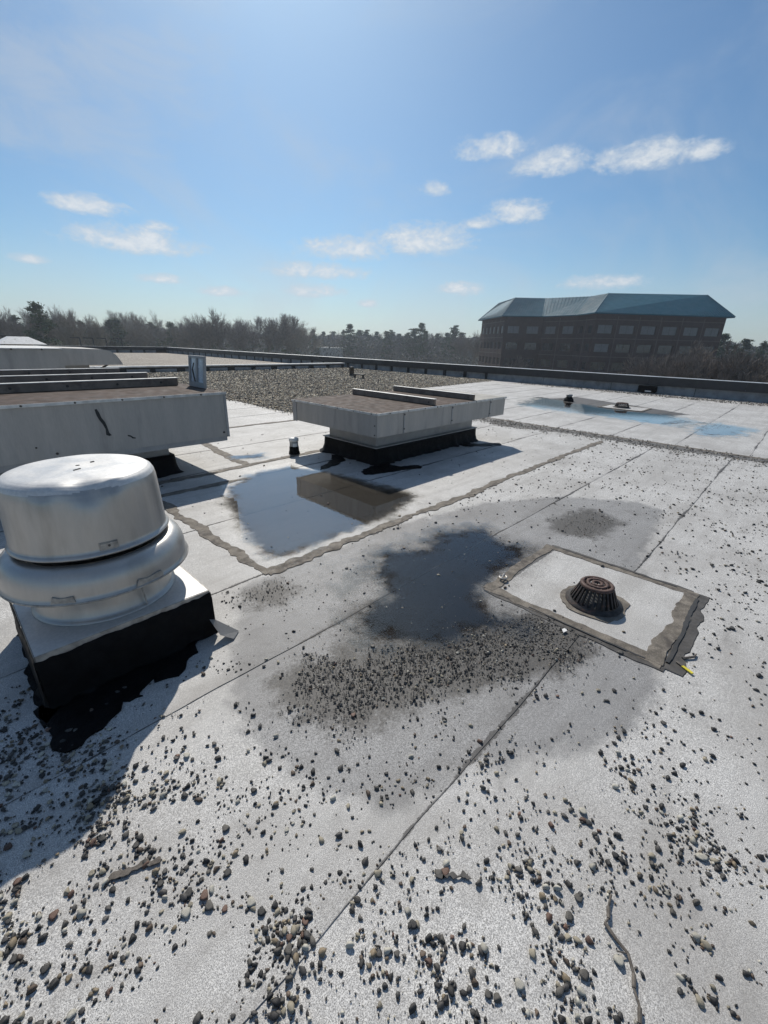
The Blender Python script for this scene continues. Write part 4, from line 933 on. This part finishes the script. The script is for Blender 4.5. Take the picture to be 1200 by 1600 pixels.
# ------------------------------------------------------------------ office building
def office():
    ZE, ZR = 8.6, 13.27
    A, B, C, D, E_, F_ = [Vector(p) for p in ((115.56, 74.0), (100.98, 57.96), (106.3, 50.27), (104.72, 41.94), (98.92, 35.67), (121.3, 15.16))]
    G, Hh = F_ + Vector((20, 21)), A + Vector((22, -18))
    eave = [A, B, C, D, E_, F_, G, Hh]
    top = [Vector(p) for p in ((121.5, 71.5), (109.7, 59.7), (114.6, 54.0), (115.5, 43.2), (110.9, 37.8), (124.5, 21.7))]
    top += [G + Vector((-8, 3)) * .8, Hh + Vector((-4, -6)) * .6]
    t = thing('office_building', 'dark brick office block with blue-green hipped metal roof behind the parapet', 'building', (A.x, A.y, gz))
    off = Vector((A.x, A.y, gz))
    L = lambda p, z: Vector((p[0], p[1], z)) - off
    n = len(eave)
    roof = MB(); roof.bm.faces.new([roof.bm.verts.new(L(p, ZR - .02)) for p in top]); roof = roof.build('roof', MATS['roofmetal'], t)
    soff = MB(); soff.bm.faces.new([soff.bm.verts.new(L(p, ZE - .12)) for p in eave]); soff.build('soffit', MATS['winframe'], roof)
    for i in range(n):
        a, b, ta, tb = eave[i], eave[(i + 1) % n], top[i], top[(i + 1) % n]
        m = MB(); m.quad(L(a, ZE), L(b, ZE), L(tb, ZR), L(ta, ZR)); m.quad(L(a, ZE), L(b, ZE), L(b, ZE - .22), L(a, ZE - .22))
        # standing seams
        e = (b - a); Ln = e.length; k_ = max(2, int(Ln / .62))
        nrm = (L(b, ZE) - L(a, ZE)).cross(L(ta, ZR) - L(a, ZE)).normalized()
        if nrm.z < 0: nrm = -nrm
        for j in range(1, k_):
            f = j / k_; p0 = L(a.lerp(b, f), ZE); p1 = L(ta.lerp(tb, f), ZR); s = (L(b, ZE) - L(a, ZE)).normalized() * .03
            m.quad(p0 - s, p0 - s + nrm * .075, p1 - s + nrm * .075, p1 - s); m.quad(p0 + s, p0 + s + nrm * .075, p1 + s + nrm * .075, p1 + s); m.quad(p0 - s + nrm * .075, p0 + s + nrm * .075, p1 + s + nrm * .075, p1 - s + nrm * .075)
        m.build('roof_panel', MATS['roofmetal'], roof)
        if i in (1, 2, 3, 4, 5):
            MB().tube(L(a, ZE + .03), L(ta, ZR + .03), .08, n=5).build('hip_cap', MATS['roofmetal'], roof)
    # walls, set in under the eaves
    cen = Vector((112, 42)); inn = []
    for i in range(n):
        p, q, r_ = eave[i - 1], eave[i], eave[(i + 1) % n]
        d1, d2 = (q - p).normalized(), (r_ - q).normalized(); n1, n2 = Vector((-d1.y, d1.x)), Vector((-d2.y, d2.x))
        bis = (n1 + n2).normalized(); k_ = 1.0 / max(.4, bis.dot(n1))
        w = q + bis * k_
        if (w - cen).length > (q - cen).length and i not in (2, 3): w = q - bis * k_
        inn.append(w)
    PITCHZ = 3.67; rows = [(4.69, 6.39), (1.02, 2.72), (-2.65, -.95), (-6.3, -4.6)]
    zt = ZE - .13
    def facade(a, b, bays, wfrac, pairs, blinds, mname):
        d = (b - a); Ln = d.length; ex = Vector((d.x / Ln, d.y / Ln, 0)); ny = Vector((ex.y, -ex.x, 0))      # ny points outwards
        if (Vector((a.x, a.y, 0)) + ny - Vector((cen.x, cen.y, 0))).length < (Vector((a.x, a.y, 0)) - Vector((cen.x, cen.y, 0))).length: ny = -ny
        M_ = Matrix(((ex.x, ny.x, 0, a.x - off.x), (ex.y, ny.y, 0, a.y - off.y), (0, 0, 1, -off.z), (0, 0, 0, 1)))
        bw = Ln / bays; ww = bw * wfrac; wall = MB(); band = MB(); zs = [gz]
        for (z0, z1) in sorted(rows): zs += [z0, z1]
        zs.append(zt)
        for j in range(0, len(zs), 2): wall.box(0, Ln, -.35, 0, zs[j], zs[j + 1], M_)           # spandrels
        for (z0, z1) in rows:
            for i in range(bays + 1):
                x0 = 0 if i == 0 else i * bw - (bw - ww) / 2; x1 = Ln if i == bays else i * bw + (bw - ww) / 2
                wall.box(x0, x1, -.35, -.002, z0, z1, M_)
        wo = wall.build('wall', MATS[mname], t)
        for (z0, z1) in rows: band.box(0, Ln, .001, .05, z1 + .95, z1 + 1.12, M_)
        for i in range(1, bays): band.box(i * bw - .09, i * bw + .09, .0015, .06, gz, zt - .35, M_)
        band.build('brick_band', MATS['brick_band'], wo)
        for r_i, (z0, z1) in enumerate(rows[:3]):
            for i in range(bays):
                x0 = i * bw + (bw - ww) / 2; x1 = x0 + ww
                bl = blinds(r_i, i)
                w = MB().box(x0, x1, -.22, -.16, z0, z0 + .07, M_).box(x0, x1, -.22, -.16, z1 - .07, z1, M_).box(x0, x0 + .06, -.22, -.16, z0 + .07, z1 - .07, M_).box(x1 - .06, x1, -.22, -.16, z0 + .07, z1 - .07, M_).build('window', MATS['winframe'], t)
                xs = [x0 + .06, x1 - .06] if not pairs else [x0 + .06, (x0 + x1) / 2, x1 - .06]
                for u0, u1 in zip(xs, xs[1:]): MB().box(u0 + .03, u1 - .03, -.21, -.19, z0 + .07, z1 - .07, M_).build('pane', MATS['blind' if bl else 'glass'], w)
                if pairs: MB().box(xs[1] - .03, xs[1] + .03, -.215, -.165, z0 + .07, z1 - .07, M_).build('mullion', MATS['winframe'], w)
    rb = random.Random(3)
    facade(inn[0], inn[1], 6, .55, False, lambda r_, i: r_ == 0, 'brick')
    facade(inn[1], inn[2], 2, .62, True, lambda r_, i: r_ == 0, 'brick')
    facade(inn[2], inn[3], 2, .62, True, lambda r_, i: r_ == 0, 'brick')
    facade(inn[3], inn[4], 2, .5, False, lambda r_, i: False, 'brick')
    facade(inn[4], inn[5], 6, .68, True, lambda r_, i: r_ == 0 or (r_ == 1 and i == 0), 'brick')
    for i in (5, 6, 7):
        p, q = inn[i], inn[(i + 1) % n]; m = MB(); m.quad(L(p, gz), L(q, gz), L(q, zt), L(p, zt)); m.build('wall', MATS['brick'], t)
office()

def low_building(az0, az1, dist, zt, zb):
    a, b = [Vector((dist * math.cos(R(k_)), dist * math.sin(R(k_)))) for k_ in (az0, az1)]
    t = thing('low_building', 'pale flat-roofed low building half hidden among the distant pines', 'building', (a.x, a.y, zb)); d = b - a; Ln = d.length; M_ = Matrix.Rotation(math.atan2(d.y, d.x), 4, 'Z')
    h = zt - zb
    MB().box(0, Ln, -10, 0, 0, h - .5, M_).build('wall', MATS['lowwall'], t); MB().box(-.4, Ln + .4, -10.4, .4, h - .5, h, M_).build('roof_edge', MATS['curbwhite'], t)
    for i in range(5):
        x = Ln * (i + .5) / 5; w = MB().box(x - Ln * .075, x + Ln * .075, .002, .1, h - 3.6, h - 1.9, M_).build('window', MATS['winframe'], t); MB().box(x - Ln * .065, x + Ln * .065, .101, .12, h - 3.4, h - 2.1, M_).build('pane', MATS['glass'], w)
low_building(53.2, 49.2, 215, 1.6 - 215 * .0100, gz)

# ------------------------------------------------------------------ trees
def twig_tree(seed, h, spread, levels=5, n0=3, pale=False, multi=1, droop=0):
    """bare winter tree; returns (trunk mesh, crown mesh of branches and twigs)"""
    r_ = random.Random(seed); segs = {0: [], 1: []}
    def grow(p, d, L, rad, lv):
        steps = 3 if lv < 3 else 2; q = p
        for s in range(steps):
            d2 = (d + Vector((r_.gauss(0, .13), r_.gauss(0, .13), r_.gauss(.05, .08) - droop * lv * .03))).normalized(); e = q + d2 * (L / steps); r1 = rad * (1 - .28 / steps * (s + 1)) if lv else rad * (1 - .15 * (s + 1) / steps)
            segs[0 if lv == 0 else 1].append((q, e, rad, r1)); q, d, rad = e, d2, r1
            if lv < levels and (lv > 0 or s > 0):
                for _ in range(r_.choice((1, 2)) if lv < levels - 1 else r_.choice((2, 3))):
                    ax = Vector((r_.gauss(0, 1), r_.gauss(0, 1), r_.gauss(.25, .5))); nd = (d2 + ax.normalized() * spread * r_.uniform(.6, 1.2)).normalized()
                    grow(e, nd, L * r_.uniform(.5, .74), max(rad * r_.uniform(.45, .62), .013), lv + 1)
        if lv < levels:
            for _ in range(n0 if lv == 0 else 2):
                ax = Vector((r_.gauss(0, 1), r_.gauss(0, 1), r_.gauss(.6, .4))); nd = (d + ax.normalized() * spread).normalized(); grow(q, nd, L * r_.uniform(.55, .8), max(rad * .66, .013), lv + 1)
    for k_ in range(multi):
        grow(Vector((0, 0, 0)), Vector((r_.gauss(0, .35 if multi > 1 else .04), r_.gauss(0, .35 if multi > 1 else .04), 1)).normalized(), h * .34, h * .017, 0)
    zmax = max(max(s[1].z for s in segs[1]), .1); f = h / zmax; out = []
    for key in (0, 1):
        S = segs[key]; V = []; F = []; ns = 6 if key == 0 else 3
        P = np.array([s[0][:] for s in S]) * f; Q = np.array([s[1][:] for s in S]) * f; R0 = np.array([s[2] for s in S]); R1 = np.array([s[3] for s in S])
        dd = Q - P; dd /= np.linalg.norm(dd, axis=1)[:, None] + 1e-9; up = np.where(np.abs(dd[:, 2:3]) > .9, np.array([[1, 0, 0]]), np.array([[0, 0, 1]])); u = np.cross(dd, up); u /= np.linalg.norm(u, axis=1)[:, None]; v = np.cross(dd, u)
        rings = []
        for (PP, RR) in ((P, R0), (Q, R1)):
            for k_ in range(ns):
                a = 2 * math.pi * k_ / ns; rings.append(PP + (u * math.cos(a) + v * math.sin(a)) * RR[:, None])
        V = np.stack(rings, 1).reshape(-1, 3); b = (np.arange(len(S)) * 2 * ns)[:, None]; fl = []
        for k_ in range(ns): fl.append(np.hstack([b + k_, b + (k_ + 1) % ns, b + ns + (k_ + 1) % ns, b + ns + k_]))
        me = np_mesh('branches' if key else 'trunk', V, np.vstack(fl)); me.materials.append(MATS['bark_pale' if pale else 'bark']); out.append(me)
    return out
def pine_tree(seed, h, m='needle', kind='pine'):
    r_ = random.Random(seed); g = np.random.default_rng(seed); segs = []; cl = []
    lean = Vector((r_.gauss(0, .02), r_.gauss(0, .02), 1))
    base = .30 if kind == 'pine' else .18
    n = 46
    for i in range(n):
        f = base + (1 - base) * (i / n) ** .9; z = h * f; a = r_.uniform(0, 6.28); reach = h * (.17 if kind == 'pine' else .22) * (1 - ((f - base) / (1 - base)) ** 1.6 * .82) * r_.uniform(.35, 1.1)
        p = lean * z; q = p + Vector((math.cos(a) * reach, math.sin(a) * reach, reach * r_.uniform(.0, .45))); segs.append((p, q, .05))
        for k_ in range(r_.choice((1, 2, 2, 3))): c = p.lerp(q, r_.uniform(.5, 1.05)); cl.append((c + Vector((r_.gauss(0, .3), r_.gauss(0, .3), r_.gauss(0, .2))), h * r_.uniform(.026, .055)))
    cl.append((lean * h * .99, h * .03)); cl.append((lean * h * .95, h * .045))
    tr = MB(); prev = None
    for k_ in range(6): tr.tube(lean * (h * k_ / 6), lean * (h * (k_ + 1) / 6), h * .013 * (1 - k_ / 6.6), h * .013 * (1 - (k_ + 1) / 6.6), 7, cap=False)
    for p, q, rr in segs: tr.tube(p, q, rr, .015, 4, cap=False)
    me = bpy.data.meshes.new('trunk'); tr.bm.to_mesh(me); tr.bm.free(); me.materials.append(MATS['bark'])
    V = []; 
    for c, r0 in cl:
        k_ = 42; dv = g.normal(0, 1, (k_, 3)); dv /= np.linalg.norm(dv, axis=1)[:, None]; P = np.array(c[:]) + dv * (g.uniform(.2, 1, (k_, 1)) ** .6) * r0 * np.array([1.25, 1.25, .75])
        u = g.normal(0, 1, (k_, 3)); u /= np.linalg.norm(u, axis=1)[:, None]; w = np.cross(u, dv); w /= np.linalg.norm(w, axis=1)[:, None] + 1e-9
        s = g.uniform(.10, .24, (k_, 1)) * h / 15; V.append(np.stack([P - u * s * 1.3, P + w * s * .45, P + u * s * 1.3, P - w * s * .45], 1).reshape(-1, 3))
    V = np.vstack(V); F = np.arange(len(V)).reshape(-1, 4); mc = np_mesh('crown', V, F); mc.materials.append(MATS[m]); return [me, mc]
BARE = [twig_tree(s, 15, sp, 5, 3, pale=pl) for s, sp, pl in ((1, .50, False), (5, .58, True), (9, .44, True), (14, .66, False), (27, .52, True), (31, .40, False))]
BUSH = [twig_tree(s, 8, .75, 5, 3, pale=False, multi=3) for s in (21, 33)]
PINE = [pine_tree(2, 17), pine_tree(6, 17, 'needle2'), pine_tree(11, 17), pine_tree(15, 15, 'needle2', 'broad')]
def plant(name, protos, i, az, dist, tan_top, label, group, base_h, wid=1.0, seed=0, part='crown'):
    x, y = dist * math.cos(R(az)), dist * math.sin(R(az)); zt = 1.6 + dist * tan_top; s = (zt - gz) / base_h
    t = thing(name, label, 'tree', (x, y, gz), rng.uniform(0, 6.28), group); t.scale = (s * wid, s * wid, s)
    a, b = protos[i % len(protos)]
    link('trunk', a, None, t); link(part, b, None, t)
# bearing, distance, tangent of the top's elevation
bare = [(81.8, 84, .036), (79.4, 92, .038), (78.3, 80, .041), (77.1, 86, .038), (76.2, 78, .032), (75.3, 96, .030), (74.2, 100, .030), (72.7, 92, .034), (71.5, 108, .030), (70.2, 98, .033), (69.0, 104, .031), (68.3, 90, .036), (66.8, 102, .032), (65.6, 88, .044), (64.5, 94, .036), (63.5, 86, .050),
        (62.2, 96, .036), (60.9, 100, .030), (59.8, 104, .034), (58.3, 96, .040), (57.1, 88, .051), (56.0, 94, .043), (54.9, 92, .042), (53.6, 108, .030), (83.5, 88, .034), (85, 90, .036), (80.6, 98, .03), (73.4, 112, .027), (67.6, 110, .03), (61.5, 112, .028),
        (49.6, 150, .022), (45.0, 160, .020), (42.2, 165, .020), (38.4, 158, .020), (36.3, 160, .020), (34.2, 120, .020), (33.0, 105, .022), (1.5, 120, .022), (-1, 110, .03)]
for i, (az, ds, tt) in enumerate(bare):
    side = 'left of the low pale building' if az > 53 else ('between the low pale building and the office block' if az > 20 else 'right of the office block')
    if az > 53 and i % 3 == 0: tt += .010
    plant('bare_tree', BARE, i * 7 + int(az), az, ds * 1.6, tt + .004 + rng.uniform(-.004, .008), 'leafless tree in the far tree line ' + side, 'bare trees ' + side, 15, rng.uniform(.85, 1.25), part='branches')
pines = [(80.5, 82, .043, 3), (74.5, 112, .022, 3), (73.9, 108, .024, 3), (70.6, 118, .020, 3), (68.6, 114, .022, 3), (66.0, 118, .021, 3), (64, 122, .018, 3), (61, 122, .018, 3), (58, 124, .020, 3), (55.4, 120, .022, 1),
         (52.7, 150, .018, 3), (51.3, 172, .015, 0), (50.3, 195, .016, 1), (49.0, 160, .019, 3), (47.95, 150, .031, 0), (46.9, 168, .02, 1), (46.3, 160, .021, 2), (44.9, 172, .018, 0), (43.6, 150, .019, 1), (43.0, 166, .022, 2), (41.9, 172, .015, 0), (41.0, 158, .018, 2), (40.3, 150, .026, 1), (39.6, 146, .037, 0), (38.7, 160, .022, 2),
         (37.4, 168, .017, 1), (36.4, 158, .019, 0), (35.35, 148, .034, 2), (34.3, 160, .02, 1), (77.0, 120, .018, 3), (79, 118, .02, 3), (82.4, 110, .022, 3), (72, 124, .018, 1), (3.2, 110, .014, 3), (5.6, 130, .016, 1), (7.2, 125, .024, 0), (4.2, 125, .012, 3)]
for i, (az, ds, tt, pk_) in enumerate(pines):
    side = 'left of the low pale building' if az > 53 else ('between the low pale building and the office block' if az > 20 else 'right of the office block')
    lab, grp = 'dark evergreen in the far tree line ' + side, 'evergreens ' + side
    if i == 0: lab, grp = 'tallest dark round-topped evergreen at the left edge, above the far hoods', None
    plant('evergreen_tree', [PINE[pk_]], 0, az, ds * (1.35 if az > 20 else 1.2), tt + .005, lab, grp, 15 if pk_ == 3 else 17, rng.uniform(1.15, 1.6) if pk_ != 3 else rng.uniform(1.0, 1.4))
bush = [(12.3, 60, -.004), (10.6, 54, .014), (8.9, 50, .022), (6.6, 48, .026), (4.4, 50, .004), (2.6, 54, .010), (1.0, 56, .012)]
for i, (az, ds, tt) in enumerate(bush):
    plant('bare_tree', BUSH, i, az, ds, tt, 'many-stemmed leafless tree rising just beyond the right end of the parapet', 'bare trees beyond the right parapet', 8, rng.uniform(.8, 1.1), part='branches')
plant('bare_tree', BUSH, 0, 27.2, 78, -.014, 'small pale leafless tree in front of the office block', None, 8, .6, part='branches')
# far-off wood behind the single trees
def far_wood():
    n = 120000; az = rng.uniform(-8, 92, n); ds = rng.uniform(200, 290, n)
    az2 = np.array([.010 + .007 * mnoise.noise(Vector((a * .35, 0, 0))) + .005 * mnoise.noise(Vector((a * 1.3, 4, 0))) for a in az]); low = np.where((az > 33) & (az < 54), .004, .004)
    topz = 1.6 + ds * (az2 + low); z = gz + (topz - gz) * rng.uniform(.0, 1, n) ** .95
    x, y = ds * np.cos(np.radians(az)), ds * np.sin(np.radians(az)); keep = ~((az < 32) & (ds < 205)); x, y, z, ds = x[keep], y[keep], z[keep], ds[keep]; n = len(x)
    P = np.stack([x, y, z], 1); u = rng.normal(0, 1, (n, 3)) * np.array([1, 1, 1.6]); u /= np.linalg.norm(u, axis=1)[:, None]; w = rng.normal(0, 1, (n, 3)); w = np.cross(u, w); w /= np.linalg.norm(w, axis=1)[:, None]
    s = rng.uniform(.4, 1.1, (n, 1)); V = np.stack([P - u * s, P + w * s * .28, P + u * s, P - w * s * .28], 1).reshape(-1, 3)
    tag(link('distant_wood', np_mesh('distant_wood', V, np.arange(len(V)).reshape(-1, 4)), MATS['wood_mass']), 'hazy mass of far woodland along the horizon', 'woodland', kind='stuff')
far_wood()
# parking lot lamps beyond the left parapet
for i, (az, dbl) in enumerate(((83.6, 1), (82.95, 1), (77.45, 0), (76.3, 0), (75.15, 0), (73.7, 0))):
    x, y = 70 * math.cos(R(az)), 70 * math.sin(R(az))
    t = thing('lamp_post', ('dark twin-arm lamp post in front of the trees at the far left' if dbl else 'dark single-arm lamp post in front of the trees above the far hoods'), 'lamp post', (x, y, gz), R(az + 90), 'twin-arm lamp posts' if dbl else 'single-arm lamp posts')
    MB().tube((0, 0, 0), (0, 0, 9.35), .09, .06, 8).build('pole', MATS['lamp_dark'], t); MB().box(0, 1.0 , -.16, .16, 9.30, 9.42).build('lamp_head', MATS['lamp_dark'], t)
    if dbl: MB().box(-1.0, -.01, -.16, .16, 9.30, 9.42).build('lamp_head', MATS['lamp_dark'], t)

# ------------------------------------------------------------------ haze
def haze():
    me = MB().box(-320, 320, -320, 320, gz - 1.5, 16.0); o = me.build('haze', None); m = bpy.data.materials.new('haze air'); m.use_nodes = True; k = NT(m.node_tree); k.n.clear()
    v = k.new('ShaderNodeVolumePrincipled'); v.inputs['Color'].default_value = (.82, .90, 1.0, 1); v.inputs['Density'].default_value = .0006; v.inputs['Anisotropy'].default_value = .6
    out = k.new('ShaderNodeOutputMaterial'); k.l.new(v.outputs[0], out.inputs['Volume']); o.data.materials.append(m); tag(o, 'thin pale haze over the distant trees', 'haze', kind='stuff')
haze()
